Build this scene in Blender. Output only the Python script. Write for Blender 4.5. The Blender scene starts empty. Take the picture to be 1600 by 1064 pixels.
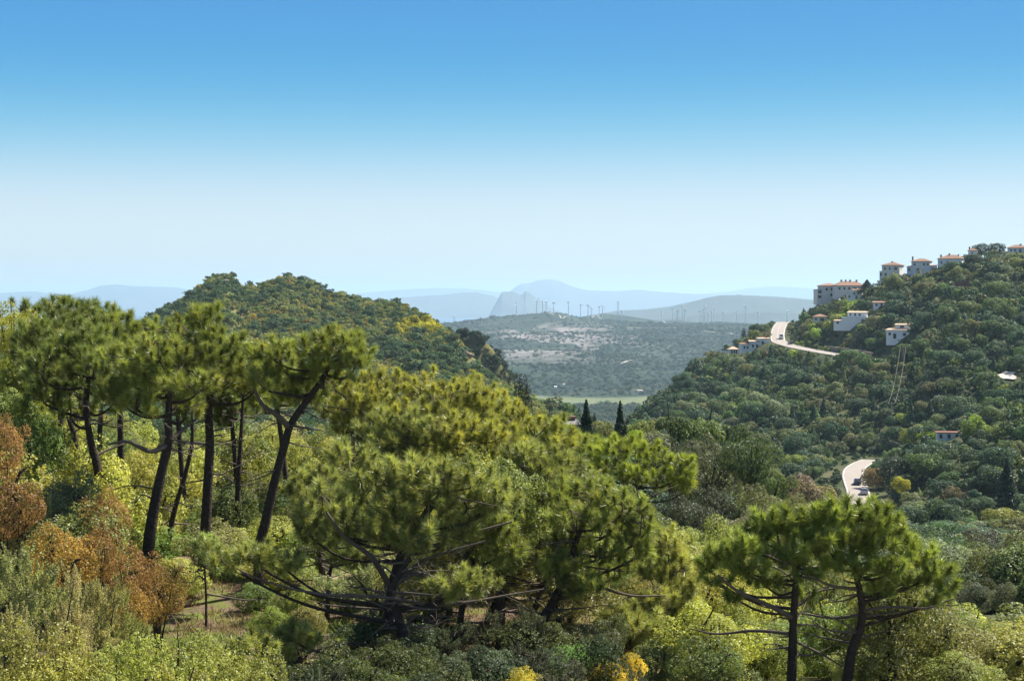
import bpy, math
import numpy as np
from mathutils import Vector, Matrix

S = bpy.context.scene
COL = S.collection
R = math.radians

# ------------------------------------------------------------------ camera
F = 2667.0                       # focal length in photo pixels (1600 wide)
CAMZ = 200.0                     # metres above the sea
PITCH = math.atan((532 - 470) / F)
cam_d = bpy.data.cameras.new("camera")
cam_d.sensor_width = 36.0
cam_d.lens = F / 1600 * 36
cam_d.clip_start = 1.0
cam_d.clip_end = 120000.0
cam = bpy.data.objects.new("camera", cam_d)
COL.objects.link(cam)
cam.location = (0, 0, CAMZ)
cam.rotation_euler = (R(90) - PITCH, 0, 0)
S.camera = cam

# ------------------------------------------------------------------ light
SUN_AZ, SUN_EL = 60.0, 52.0      # degrees from +Y towards +X, above the horizon
sun_dir = Vector((math.sin(R(SUN_AZ)) * math.cos(R(SUN_EL)), math.cos(R(SUN_AZ)) * math.cos(R(SUN_EL)), math.sin(R(SUN_EL))))
sd = bpy.data.lights.new("sun", 'SUN')
sd.energy = 5.0
sd.angle = R(0.53)
sd.color = (1.0, 0.95, 0.86)
sun = bpy.data.objects.new("sun", sd)
COL.objects.link(sun)
sun.rotation_euler = sun_dir.to_track_quat('Z', 'Y').to_euler()
W = bpy.data.worlds.new("World")
S.world = W
W.use_nodes = True
nt = W.node_tree
nt.nodes.clear()
sky = nt.nodes.new('ShaderNodeTexSky')
sky.sky_type = 'NISHITA'
sky.sun_disc = False
sky.sun_elevation = R(SUN_EL)
sky.sun_rotation = R(SUN_AZ)
sky.altitude = 500
sky.air_density = 1.0
sky.dust_density = 1.0
sky.ozone_density = 3.0
bg = nt.nodes.new('ShaderNodeBackground')
bg.inputs['Strength'].default_value = 0.125
wo = nt.nodes.new('ShaderNodeOutputWorld')
# the low sky is taken from a stretched range of elevations, then regraded per channel; the high dome is dimmed to deepen the shade
tcw = nt.nodes.new('ShaderNodeTexCoord')
lk = nt.links.new


def wmath(op, a=None, b=None, c=None):
    n = nt.nodes.new('ShaderNodeMath')
    n.operation = op
    for i, v in enumerate((a, b, c)):
        if v is None:
            continue
        if isinstance(v, (int, float)):
            n.inputs[i].default_value = v
        else:
            lk(v, n.inputs[i])
    return n.outputs[0]


def wvec(op, a, b):
    n = nt.nodes.new('ShaderNodeVectorMath')
    n.operation = op
    lk(a, n.inputs[0])
    if b is not None:
        n.inputs[1].default_value = b
    return n.outputs[0]


sxyz = nt.nodes.new('ShaderNodeSeparateXYZ')
cxyz = nt.nodes.new('ShaderNodeCombineXYZ')
lk(tcw.outputs['Generated'], sxyz.inputs[0])
zpos = wmath('MAXIMUM', sxyz.outputs[2], 0.0)
zmap = wmath('MULTIPLY', wmath('POWER', zpos, 2.3), 70.0)
zmap = wmath('ADD', zmap, wmath('MULTIPLY', sxyz.outputs[2], 0.2))
lk(wmath('SQRT', wmath('SUBTRACT', 1.0, wmath('MULTIPLY', zpos, zpos))), cxyz.inputs[1])
lk(zmap, cxyz.inputs[2])
lk(wvec('NORMALIZE', cxyz.outputs[0], None), sky.inputs['Vector'])
srgb = nt.nodes.new('ShaderNodeSeparateColor')
crgb = nt.nodes.new('ShaderNodeCombineColor')
lk(sky.outputs[0], srgb.inputs[0])
for i_, (sub_, mul_, pw_) in enumerate(((1.29, 1.42, 1.0), (1.72, 2.0, 0.5), (0.0, 1.72, 0.4))):
    v_ = wmath('MULTIPLY', wmath('POWER', wmath('MAXIMUM', wmath('SUBTRACT', srgb.outputs[i_], sub_), 0.0001), pw_), mul_)
    cap_ = (2.95, 4.2, 6.0)[i_]          # the brightest haze band levels off softly
    d_ = wmath('POWER', wmath('ADD', wmath('POWER', wmath('DIVIDE', v_, cap_), 2.5), 1.0), 0.4)
    lk(wmath('DIVIDE', v_, d_), crgb.inputs[i_])
low = crgb.outputs[0]
sky2 = nt.nodes.new('ShaderNodeTexSky')
for k_ in ('sky_type', 'sun_disc', 'sun_elevation', 'sun_rotation', 'altitude', 'air_density', 'dust_density', 'ozone_density'):
    setattr(sky2, k_, getattr(sky, k_))
lk(tcw.outputs['Generated'], sky2.inputs['Vector'])
mixw = nt.nodes.new('ShaderNodeMix')
mixw.data_type = 'RGBA'
mrw = nt.nodes.new('ShaderNodeMapRange')
mrw.inputs['From Min'].default_value = 0.19
mrw.inputs['From Max'].default_value = 0.36
lk(sxyz.outputs[2], mrw.inputs['Value'])
lk(mrw.outputs[0], mixw.inputs['Factor'])
lk(low, mixw.inputs['A'])
lk(wvec('MULTIPLY', sky2.outputs[0], (0.52, 0.52, 0.52)), mixw.inputs['B'])
lk(mixw.outputs['Result'], bg.inputs[0])
nt.links.new(bg.outputs[0], wo.inputs[0])
S.view_settings.view_transform = 'Standard'
S.view_settings.look = 'None'
S.view_settings.gamma = 1.0
S.view_settings.exposure = 1.05
S.view_settings.use_curve_mapping = False
HAZE_DENSITY = 5.6e-5

cy = S.cycles
cy.max_bounces = 5
cy.diffuse_bounces = 1
cy.glossy_bounces = 2
cy.transmission_bounces = 3
cy.transparent_max_bounces = 4
cy.volume_bounces = 2
cy.use_adaptive_sampling = False
cy.adaptive_threshold = 0.02
cy.caustics_reflective = False
cy.caustics_refractive = False

# ------------------------------------------------------------------ helpers
cp, sp = math.cos(PITCH), math.sin(PITCH)


def ray(px, py):
    u = (px - 800) / F
    v = (532 - py) / F
    return np.array([u, cp + v * sp, -sp + v * cp])


def at(px, py, Y):
    d = ray(px, py)
    t = Y / d[1]
    return np.array([d[0] * t, Y, CAMZ + d[2] * t])


def px_of(p):
    x, y, z = p[0], p[1], p[2] - CAMZ
    f = y * cp - z * sp
    return 800 + F * x / f, 532 - F * (y * sp + z * cp) / f


def _hash(ix, iy, seed):
    h = (ix.astype(np.int64) * 374761393 + iy.astype(np.int64) * 668265263 + seed * 974711) & 0x7fffffff
    h = ((h ^ (h >> 13)) * 1274126177) & 0x7fffffff
    h = (h ^ (h >> 16)) & 0xffffff
    return h / float(0xffffff)


def vnoise(x, y, seed=0):
    x = np.asarray(x, float)
    y = np.asarray(y, float)
    ix, iy = np.floor(x), np.floor(y)
    fx, fy = x - ix, y - iy
    fx = fx * fx * (3 - 2 * fx)
    fy = fy * fy * (3 - 2 * fy)
    a, b = _hash(ix, iy, seed), _hash(ix + 1, iy, seed)
    c, d = _hash(ix, iy + 1, seed), _hash(ix + 1, iy + 1, seed)
    return (a * (1 - fx) + b * fx) * (1 - fy) + (c * (1 - fx) + d * fx) * fy


def fbm(x, y, seed=0, octv=4):
    s, a, t = 0, 0.5, 0
    for i in range(octv):
        s = s + a * vnoise(np.asarray(x) * 2 ** i, np.asarray(y) * 2 ** i, seed + i)
        t += a
        a *= 0.5
    return s / t


def sstep(a, b, x):
    t = np.clip((np.asarray(x, float) - a) / (b - a), 0, 1)
    return t * t * (3 - 2 * t)


def make_mesh(name, parts, mats=(), smooth=False):
    """parts: list of (V, F, material index, var) with F an (n,3) or (n,4) array"""
    Vs, loops, starts, tots, mi, va = [], [], [], [], [], []
    off = 0
    lo = 0
    for V, Fc, m, var in parts:
        V = np.asarray(V, np.float32).reshape(-1, 3)
        Fc = np.asarray(Fc, np.int64)
        if len(Fc) == 0:
            continue
        k = Fc.shape[1]
        Vs.append(V)
        loops.append((Fc + off).ravel())
        starts.append(lo + np.arange(len(Fc)) * k)
        tots.append(np.full(len(Fc), k))
        mi.append(np.full(len(Fc), m))
        va.append(np.zeros(len(V), np.float32) if var is None else np.broadcast_to(np.asarray(var, np.float32), (len(V),)))
        off += len(V)
        lo += Fc.size
    me = bpy.data.meshes.new(name)
    V = np.concatenate(Vs)
    L = np.concatenate(loops).astype(np.int32)
    me.vertices.add(len(V))
    me.vertices.foreach_set("co", V.ravel())
    me.loops.add(len(L))
    me.loops.foreach_set("vertex_index", L)
    st = np.concatenate(starts).astype(np.int32)
    me.polygons.add(len(st))
    me.polygons.foreach_set("loop_start", st)
    me.polygons.foreach_set("loop_total", np.concatenate(tots).astype(np.int32))
    me.polygons.foreach_set("material_index", np.concatenate(mi).astype(np.int32))
    me.polygons.foreach_set("use_smooth", np.full(len(st), bool(smooth)))
    a = me.attributes.new("var", 'FLOAT', 'POINT')
    a.data.foreach_set("value", np.concatenate(va))
    for m in mats:
        me.materials.append(m)
    me.update(calc_edges=True)
    return me


def obj(name, me, parent=None, loc=None, kind=None):
    o = bpy.data.objects.new(name, me)
    COL.objects.link(o)
    if loc is not None:
        o.location = loc
    if parent is not None:
        o.parent = parent
    if kind:
        o['kind'] = kind
    return o


def thing(name, label, cat, loc=(0, 0, 0), rz=0.0, group=None):
    o = bpy.data.objects.new(name, None)
    o.empty_display_size = 0.5
    COL.objects.link(o)
    o.location = loc
    o.rotation_euler = (0, 0, rz)
    tag(o, label, cat, group)
    return o


def tag(o, label, cat, group=None):
    o['label'] = label
    o['category'] = cat
    if group:
        o['group'] = group


def unit(v):
    return v / np.maximum(np.linalg.norm(v, axis=-1, keepdims=True), 1e-9)


def tube(P, rad, sides=6, cap=True):
    """returns V, F quads for a tube along P"""
    P = np.asarray(P, float)
    n = len(P)
    rad = np.broadcast_to(np.asarray(rad, float), (n,))
    T = unit(np.gradient(P, axis=0))
    ref = np.array([0.13, 0.27, 0.95]) if abs(T[0][2]) < 0.9 else np.array([0.93, 0.31, 0.1])
    A = unit(np.cross(T, ref))
    B = np.cross(T, A)
    ang = np.arange(sides) * 2 * math.pi / sides
    V = P[:, None, :] + rad[:, None, None] * (np.cos(ang)[None, :, None] * A[:, None, :] + np.sin(ang)[None, :, None] * B[:, None, :])
    V = V.reshape(-1, 3)
    Fq = []
    for i in range(n - 1):
        for j in range(sides):
            a = i * sides + j
            b = i * sides + (j + 1) % sides
            Fq.append((a, b, b + sides, a + sides))
    if cap and sides == 4:
        Fq.append((3, 2, 1, 0))
        e = (n - 1) * sides
        Fq.append((e, e + 1, e + 2, e + 3))
    return V, np.array(Fq)


def box(x0, x1, y0, y1, z0, z1):
    V = np.array([(x, y, z) for z in (z0, z1) for y in (y0, y1) for x in (x0, x1)], float)
    Fq = np.array([(0, 2, 3, 1), (4, 5, 7, 6), (0, 1, 5, 4), (2, 6, 7, 3), (1, 3, 7, 5), (0, 4, 6, 2)])
    return V, Fq


# ------------------------------------------------------------------ materials
def new_mat(name):
    m = bpy.data.materials.new(name)
    m.use_nodes = True
    m.node_tree.nodes.clear()
    return m, m.node_tree


def N(t, kind, **kw):
    n = t.nodes.new(kind)
    for k, v in kw.items():
        setattr(n, k, v)
    return n


def simple_mat(name, col, rough=0.7, spec=0.3, noise=0.25, scale=3.0, metal=0.0, bump=0.0, bscale=20.0):
    m, t = new_mat(name)
    b = N(t, 'ShaderNodeBsdfPrincipled')
    out = N(t, 'ShaderNodeOutputMaterial')
    b.inputs['Roughness'].default_value = rough
    b.inputs['Specular IOR Level'].default_value = spec
    b.inputs['Metallic'].default_value = metal
    tc = N(t, 'ShaderNodeTexCoord')
    nz = N(t, 'ShaderNodeTexNoise')
    nz.inputs['Scale'].default_value = scale
    nz.inputs['Detail'].default_value = 5
    t.links.new(tc.outputs['Object'], nz.inputs['Vector'])
    mx = N(t, 'ShaderNodeMix', data_type='RGBA')
    mx.inputs['A'].default_value = (*[c * (1 - noise) for c in col], 1)
    mx.inputs['B'].default_value = (*[min(1, c * (1 + noise)) for c in col], 1)
    t.links.new(nz.outputs['Fac'], mx.inputs['Factor'])
    t.links.new(mx.outputs['Result'], b.inputs['Base Color'])
    if bump:
        n2 = N(t, 'ShaderNodeTexNoise')
        n2.inputs['Scale'].default_value = bscale
        n2.inputs['Detail'].default_value = 6
        t.links.new(tc.outputs['Object'], n2.inputs['Vector'])
        bp = N(t, 'ShaderNodeBump')
        bp.inputs['Strength'].default_value = bump
        bp.inputs['Distance'].default_value = 0.05
        t.links.new(n2.outputs['Fac'], bp.inputs['Height'])
        t.links.new(bp.outputs[0], b.inputs['Normal'])
    t.links.new(b.outputs[0], out.inputs[0])
    return m


def foliage_mat(name, source, lo=0.55, hi=1.45, trans=0.38, rough=0.45, spec=0.35, tip=None):
    """source: 'object' (object colour), 'instancer' (tint attribute), or an rgb tuple"""
    m, t = new_mat(name)
    out = N(t, 'ShaderNodeOutputMaterial')
    if source == 'object':
        c = N(t, 'ShaderNodeObjectInfo').outputs['Color']
    elif source == 'instancer':
        c = N(t, 'ShaderNodeAttribute', attribute_type='INSTANCER', attribute_name='tint').outputs['Color']
    else:
        n = N(t, 'ShaderNodeRGB')
        n.outputs[0].default_value = (*source, 1)
        c = n.outputs[0]
    va = N(t, 'ShaderNodeAttribute', attribute_type='GEOMETRY', attribute_name='var')
    mr = N(t, 'ShaderNodeMapRange')
    mr.inputs['To Min'].default_value = lo
    mr.inputs['To Max'].default_value = hi
    t.links.new(va.outputs['Fac'], mr.inputs['Value'])
    vm = N(t, 'ShaderNodeVectorMath', operation='SCALE')
    t.links.new(c, vm.inputs[0])
    t.links.new(mr.outputs[0], vm.inputs['Scale'])
    col = vm.outputs[0]
    if tip is not None:
        mrt = N(t, 'ShaderNodeMapRange')
        mrt.inputs['From Min'].default_value = 0.86
        mrt.inputs['From Max'].default_value = 1.0
        t.links.new(va.outputs['Fac'], mrt.inputs['Value'])
        mx = N(t, 'ShaderNodeMix', data_type='RGBA')
        mx.inputs['B'].default_value = (*tip, 1)
        t.links.new(mrt.outputs[0], mx.inputs['Factor'])
        t.links.new(col, mx.inputs['A'])
        col = mx.outputs['Result']
    b = N(t, 'ShaderNodeBsdfPrincipled')
    b.inputs['Roughness'].default_value = rough
    b.inputs['Specular IOR Level'].default_value = spec
    t.links.new(col, b.inputs['Base Color'])
    tr = N(t, 'ShaderNodeBsdfTranslucent')
    tw = N(t, 'ShaderNodeVectorMath', operation='MULTIPLY')
    tw.inputs[1].default_value = (1.5, 1.45, 0.75)
    t.links.new(col, tw.inputs[0])
    t.links.new(tw.outputs[0], tr.inputs['Color'])
    ms = N(t, 'ShaderNodeMixShader')
    ms.inputs[0].default_value = trans
    t.links.new(b.outputs[0], ms.inputs[1])
    t.links.new(tr.outputs[0], ms.inputs[2])
    t.links.new(ms.outputs[0], out.inputs[0])
    return m


M = {}
M['bark'] = simple_mat("pine bark", (0.055, 0.042, 0.034), 0.9, 0.1, 0.6, 9.0, bump=0.9, bscale=14)
M['twig'] = simple_mat("grey twig bark", (0.13, 0.105, 0.085), 0.9, 0.1, 0.5, 6.0)
M['needle'] = foliage_mat("pine needles", 'object', 0.35, 1.75, 0.32, 0.36, 0.45, tip=(0.24, 0.15, 0.05))
M['leaf'] = foliage_mat("leaves", 'object', 0.4, 1.9, 0.38, 0.45, 0.28)
M['wood_leaf'] = foliage_mat("woodland leaves", 'instancer', 0.45, 1.75, 0.30, 0.5, 0.2)
M['white'] = simple_mat("white render", (0.86, 0.85, 0.82), 0.85, 0.2, 0.06, 1.2)
M['cream'] = simple_mat("cream render", (0.76, 0.71, 0.64), 0.85, 0.2, 0.08, 1.0)
M['pink'] = simple_mat("pinkish render", (0.80, 0.74, 0.71), 0.85, 0.2, 0.08, 1.0)
M['tile'] = simple_mat("clay roof tiles", (0.27, 0.155, 0.105), 0.85, 0.2, 0.4, 5.0)
M['tile_pale'] = simple_mat("bleached clay tiles", (0.58, 0.40, 0.28), 0.85, 0.2, 0.3, 5.0)
M['brick'] = simple_mat("brown brick", (0.20, 0.10, 0.075), 0.9, 0.1, 0.4, 2.5)
M['stone'] = simple_mat("rubble stone", (0.24, 0.19, 0.16), 0.95, 0.1, 0.5, 1.5, bump=0.8, bscale=4)
M['frame'] = simple_mat("dark window frame", (0.06, 0.045, 0.035), 0.5, 0.4, 0.1)
M['glass'] = simple_mat("window glass", (0.02, 0.03, 0.04), 0.08, 0.6, 0.1)
M['metal'] = simple_mat("painted steel", (0.6, 0.62, 0.65), 0.5, 0.4, 0.06)
M['galv'] = simple_mat("galvanised steel", (0.34, 0.35, 0.36), 0.5, 0.5, 0.15, metal=0.4)
M['pole'] = simple_mat("weathered wood pole", (0.36, 0.33, 0.29), 0.9, 0.2, 0.3)
M['asphalt'] = simple_mat("sunbleached asphalt", (0.31, 0.27, 0.235), 0.9, 0.25, 0.16, 0.5)
M['paint'] = simple_mat("road paint", (0.8, 0.8, 0.78), 0.7, 0.3, 0.1)
M['dirt'] = simple_mat("pale dirt track", (0.62, 0.56, 0.48), 0.95, 0.1, 0.2, 0.05)
M['tile_grey'] = simple_mat("grey roof", (0.19, 0.18, 0.185), 0.85, 0.2, 0.3, 3.0)
M['tyre'] = simple_mat("tyre rubber", (0.02, 0.02, 0.02), 0.8, 0.3, 0.1)
M['rim'] = simple_mat("wheel rim", (0.5, 0.5, 0.52), 0.35, 0.5, 0.05, metal=0.8)
M['lamp'] = simple_mat("lamp lens", (0.75, 0.75, 0.72), 0.15, 0.6, 0.05)
M['tail'] = simple_mat("red lamp lens", (0.35, 0.02, 0.02), 0.2, 0.6, 0.05)
M['van_paint'] = simple_mat("white car paint", (0.78, 0.79, 0.8), 0.25, 0.5, 0.03)
M['blue_paint'] = simple_mat("dark blue car paint", (0.03, 0.05, 0.09), 0.2, 0.5, 0.05)
M['grey_paint'] = simple_mat("silver grey car paint", (0.42, 0.43, 0.45), 0.25, 0.5, 0.04, metal=0.4)
M['black_paint'] = simple_mat("black car paint", (0.02, 0.02, 0.022), 0.2, 0.5, 0.04)

# ------------------------------------------------------------------ terrain
Lp = np.array([(-60, -6.0), (0, -6.5), (20, -7.3), (45, -8.6), (65, -9.0), (80, -9.6), (120, -12), (180, -16), (250, -20.5), (350, -32), (500, -54), (700, -86), (1000, -116), (1600, -141), (2300, -158)], float)
Rp = np.array([(-60, -6.0), (0, -6.5), (20, -7.8), (40, -9.2), (55, -12), (80, -17), (120, -22), (200, -32), (300, -43), (430, -52), (600, -63), (800, -82), (1000, -108), (1600, -140), (2300, -158)], float)
FARP = np.array([(2300, -158), (2700, -157), (3000, -149), (3600, -132), (4400, -107), (5100, -82), (5600, 0)], float)
RIDGE_ROW = np.array([(-3000, 520), (500, 520), (650, 507), (710, 504.5), (760, 498), (800, 493), (850, 488.5), (872, 488), (890, 493), (930, 500), (980, 503), (1040, 506.5), (1100, 507), (1200, 508), (1400, 514), (2000, 522), (5000, 530)], float)


def rid(pts):
    return np.array([at(*p) for p in pts])


# each hill: ridge and foot as (photo column, row, distance); the face is straight between them
LEFT_R = np.array([(-900, 640, 860), (-300, 590, 870), (60, 545, 880), (150, 520, 890), (225, 500, 900), (262, 482, 905), (300, 459, 915), (322, 441, 920), (334, 434, 920), (352, 431, 920), (366, 436, 921), (376, 450, 925), (405, 446, 940), (440, 434, 950), (482, 439, 945), (520, 461, 930), (560, 470, 905), (612, 475, 870), (655, 492, 820), (690, 510, 785), (712, 521, 760), (735, 553, 735), (765, 583, 710), (800, 604, 685), (850, 628, 655), (905, 657, 625), (960, 700, 590), (1100, 830, 520), (1500, 1100, 500)], float)
LEFT_F = np.array([(-900, 700, 560), (60, 660, 600), (400, 650, 600), (700, 655, 560), (850, 670, 540), (905, 690, 530), (960, 730, 520), (1100, 850, 490), (1500, 1120, 480)], float)
RIGHT_R = np.array([(500, 1250, 600), (850, 900, 640), (900, 790, 660), (955, 700, 735), (1000, 652, 775), (1050, 607, 815), (1090, 577, 840), (1130, 552, 860), (1170, 532, 885), (1218, 506, 905), (1245, 494, 890), (1282, 478, 850), (1340, 458, 815), (1385, 440, 795), (1440, 427, 780), (1500, 414, 770), (1550, 402, 765), (1600, 399, 760), (1700, 366, 745), (2300, 330, 720), (3500, 330, 720)], float)
RIGHT_F = np.array([(500, 1280, 500), (850, 920, 500), (900, 810, 520), (955, 735, 540), (1000, 712, 540), (1050, 705, 540), (1130, 715, 520), (1230, 728, 505), (1340, 720, 515), (1420, 735, 490), (1500, 800, 395), (1600, 860, 350), (2300, 900, 340), (3500, 900, 340)], float)
LUMP = rid([(690, 520, 900), (720, 519, 890), (748, 520, 880), (768, 540, 875), (780, 566, 868), (786, 600, 860)])
NEARR = rid([(2100, 540, 470), (1750, 612, 425), (1620, 672, 395), (1555, 738, 365), (1495, 815, 335)])
FARH = [(rid([(880, 515, 6500), (905, 506, 6500), (930, 493, 6550), (945, 489, 6550), (965, 491, 6550), (990, 498, 6500), (1025, 506, 6400)]), 0.16),
        (rid([(1020, 512, 6300), (1035, 505, 6300), (1049, 500, 6300), (1062, 500, 6300), (1080, 507, 6300)]), 0.16),
        (rid([(1065, 513, 5900), (1082, 506, 5900), (1098, 503, 5900), (1125, 502, 5900), (1160, 504, 5900), (1205, 507, 5900), (1300, 513, 5900)]), 0.12)]
RDG = [(LUMP, 1.4), (NEARR, 0.33)]


def face(a, y, Rg, Ft, back):
    rr, rd = np.interp(a, Rg[:, 0], Rg[:, 1]), np.interp(a, Rg[:, 0], Rg[:, 2])
    fr, fd = np.interp(a, Ft[:, 0], Ft[:, 1]), np.interp(a, Ft[:, 0], Ft[:, 2])
    zr, zf = (470 - rr) / F * rd, (470 - fr) / F * fd
    k = (zr - zf) / (rd - fd)
    u = (y - fd) / (rd - fd)
    z = np.where(u < 1, zf + (zr - zf) * u, zr - back * (y - rd))
    return np.where(u < 0, zf + np.maximum(k, 0.15) * 2.5 * (y - fd), z) + CAMZ


def cone(x, y, P, k):
    best = np.full(np.shape(x), -1e9)
    for i in range(len(P) - 1):
        a, b = P[i], P[i + 1]
        dx, dy = b[0] - a[0], b[1] - a[1]
        L2 = dx * dx + dy * dy
        t = np.clip(((x - a[0]) * dx + (y - a[1]) * dy) / L2, 0, 1)
        d = np.hypot(x - a[0] - t * dx, y - a[1] - t * dy)
        best = np.maximum(best, a[2] + t * (b[2] - a[2]) - k * d)
    return best


def smax(a, b, w):
    h = np.clip(0.5 + 0.5 * (a - b) / w, 0, 1)
    return b * (1 - h) + a * h + w * h * (1 - h) * 0.5


ROADS = []      # (points, half width) filled below, used to bench the terrain


def H0(x, y):
    x = np.asarray(x, float)
    y = np.asarray(y, float)
    a = 800 + F * x / np.maximum(y, 30)
    w = sstep(840, 1130, a)
    h = np.interp(y, Lp[:, 0], Lp[:, 1]) * (1 - w) + np.interp(y, Rp[:, 0], Rp[:, 1]) * w
    far = np.interp(y, FARP[:-1, 0], FARP[:-1, 1])
    zr = (470 - np.interp(a, RIDGE_ROW[:, 0], RIDGE_ROW[:, 1])) / F * 5600
    f2 = np.where(y > 5600, zr - (y - 5600) * 0.045, -82 + (zr + 82) * sstep(5000, 5600, y) * 1.0)
    f2 = np.where(y > 5000, f2, far)
    side = 0.5 + 0.5 * sstep(300, 760, a)
    f2 = np.where((y > 2700) & (y < 5600), -158 + (f2 + 158) * side + (1 - side) * 0, f2)
    h = np.where(y > 2300, f2, h)
    h = h + CAMZ
    h = h + (fbm(x / 18, y / 18, 3, 3) - 0.5) * 1.4 * sstep(20, 60, y) + (fbm(x / 70, y / 70, 5, 3) - 0.5) * 6 * sstep(150, 500, y)
    h = h + (fbm(x / 500, y / 500, 8, 4) - 0.5) * 26 * sstep(2500, 3600, y) * (1 - sstep(5000, 5500, y))
    h = np.maximum(h, np.where(y > 7500, -30.0, -50.0))
    rough = (fbm(x / 40, y / 40, 11, 4) - 0.5)
    h = smax(face(a, y, LEFT_R, LEFT_F, 0.5), h, 6.0)
    h = smax(face(a, y, RIGHT_R, RIGHT_F, 0.35), h, 6.0)
    for P, k in RDG:
        h = smax(cone(x, y, P, k), h, 5.0)
    mid = sstep(250, 500, y) * (1 - sstep(1300, 1800, y))
    h = h + rough * 5.0 * mid
    for P, k in FARH:
        h = smax(cone(x, y, P, k), h, 6.0)
    return h


def road_bench(x, y, h):
    for P, hw in ROADS:
        best = np.full(np.shape(x), 1e9)
        zz = np.zeros(np.shape(x))
        for i in range(len(P) - 1):
            a, b = P[i], P[i + 1]
            dx, dy = b[0] - a[0], b[1] - a[1]
            t = np.clip(((x - a[0]) * dx + (y - a[1]) * dy) / (dx * dx + dy * dy), 0, 1)
            d = np.hypot(x - a[0] - t * dx, y - a[1] - t * dy)
            z = a[2] + t * (b[2] - a[2])
            zz = np.where(d < best, z, zz)
            best = np.minimum(best, d)
        w = 1 - sstep(hw + 2.0, hw + 16.0, best)
        h = h * (1 - w) + (zz - 0.25) * w
    return h


def H(x, y):
    return road_bench(x, y, H0(x, y))


_ys = np.concatenate([np.linspace(12, 400, 800), np.exp(np.linspace(math.log(400.5), math.log(8000), 2600))])


def hit(px, py, fn=None, ymin=12):
    """where the line of sight through a photo pixel first meets the terrain"""
    d = ray(px, py)
    t = _ys / d[1]
    z = CAMZ + d[2] * t
    g = (fn or H)(d[0] * t, _ys)
    ok = np.nonzero((g >= z) & (_ys > ymin))[0]
    if len(ok) == 0:
        return None
    i = ok[0]
    return np.array([d[0] * t[i], _ys[i], g[i]])


# roads (centre lines); the terrain is benched to carry them
def smooth_line(P, n):
    P = np.asarray(P, float)
    s = np.concatenate([[0], np.cumsum(np.linalg.norm(np.diff(P, axis=0), axis=1))])
    # Catmull-Rom
    Q = np.vstack([2 * P[0] - P[1], P, 2 * P[-1] - P[-2]])
    out = []
    for i in range(1, len(Q) - 2):
        for u in np.linspace(0, 1, n, endpoint=False):
            p0, p1, p2, p3 = Q[i - 1], Q[i], Q[i + 1], Q[i + 2]
            out.append(0.5 * ((2 * p1) + (-p0 + p2) * u + (2 * p0 - 5 * p1 + 4 * p2 - p3) * u * u + (-p0 + 3 * p1 - 3 * p2 + p3) * u ** 3))
    out.append(P[-1])
    return np.array(out)


up_pts = [at(1224, 503, 935), at(1219, 509, 895), at(1216, 517, 855), at(1215, 526, 820), at(1218, 534, 795)]
for _a, _b in ((1234, 541), (1262, 547), (1300, 553), (1340, 559), (1385, 565)):
    _p = hit(_a, _b, H0, 350)
    up_pts.append(_p)
for _k in range(5, 9):      # even the grade
    up_pts[_k] = 0.25 * up_pts[_k - 1] + 0.5 * up_pts[_k] + 0.25 * up_pts[_k + 1]
UPROAD = smooth_line(up_pts, 5)
lo_pts = [at(1362, 718, 512), at(1347, 724, 494), at(1336, 732, 474), at(1333, 742, 456), at(1336, 754, 441), at(1341, 768, 425), at(1344, 790, 402), at(1338, 812, 382), at(1322, 835, 362)]
LOROAD = smooth_line(lo_pts, 5)
ROADS.append((UPROAD, 3.6))
ROADS.append((LOROAD, 3.3))


def ribbon(P, hw, lift):
    P = np.asarray(P, float)
    T = unit(np.gradient(P[:, :2], axis=0))
    nrm = np.stack([-T[:, 1], T[:, 0]], 1)
    Vl = np.column_stack([P[:, :2] + nrm * hw, P[:, 2] + lift])
    Vr = np.column_stack([P[:, :2] - nrm * hw, P[:, 2] + lift])
    V = np.empty((2 * len(P), 3))
    V[0::2] = Vr
    V[1::2] = Vl
    Fq = np.array([(2 * i, 2 * i + 2, 2 * i + 3, 2 * i + 1) for i in range(len(P) - 1)])
    return V, Fq


# terrain sheet in a fan of rows
ys = np.concatenate([np.linspace(-80, 12, 20), np.exp(np.linspace(math.log(13), math.log(330), 260)), np.linspace(332, 1010, 330), np.exp(np.linspace(math.log(1014), math.log(10500), 330))])
aa = np.concatenate([np.linspace(-3000, -350, 60), np.linspace(-340, 1940, 460), np.linspace(1960, 4600, 60)])
A_, Y_ = np.meshgrid(aa, ys)
X_ = (A_ - 800) / F * np.maximum(Y_, 30)
Z_ = H(X_, Y_)
nr, nc = X_.shape
V = np.stack([X_, Y_, Z_], -1).reshape(-1, 3)
ii, jj = np.meshgrid(np.arange(nr - 1), np.arange(nc - 1), indexing='ij')
q = (ii * nc + jj).ravel()
Fq = np.stack([q, q + 1, q + nc + 1, q + nc], 1)
ter = make_mesh("terrain", [(V, Fq, 0, None)], smooth=True)


def vcol(me, name, val):
    a = me.attributes.new(name, 'FLOAT', 'POINT')
    a.data.foreach_set("value", np.asarray(val, np.float32).ravel())


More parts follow.
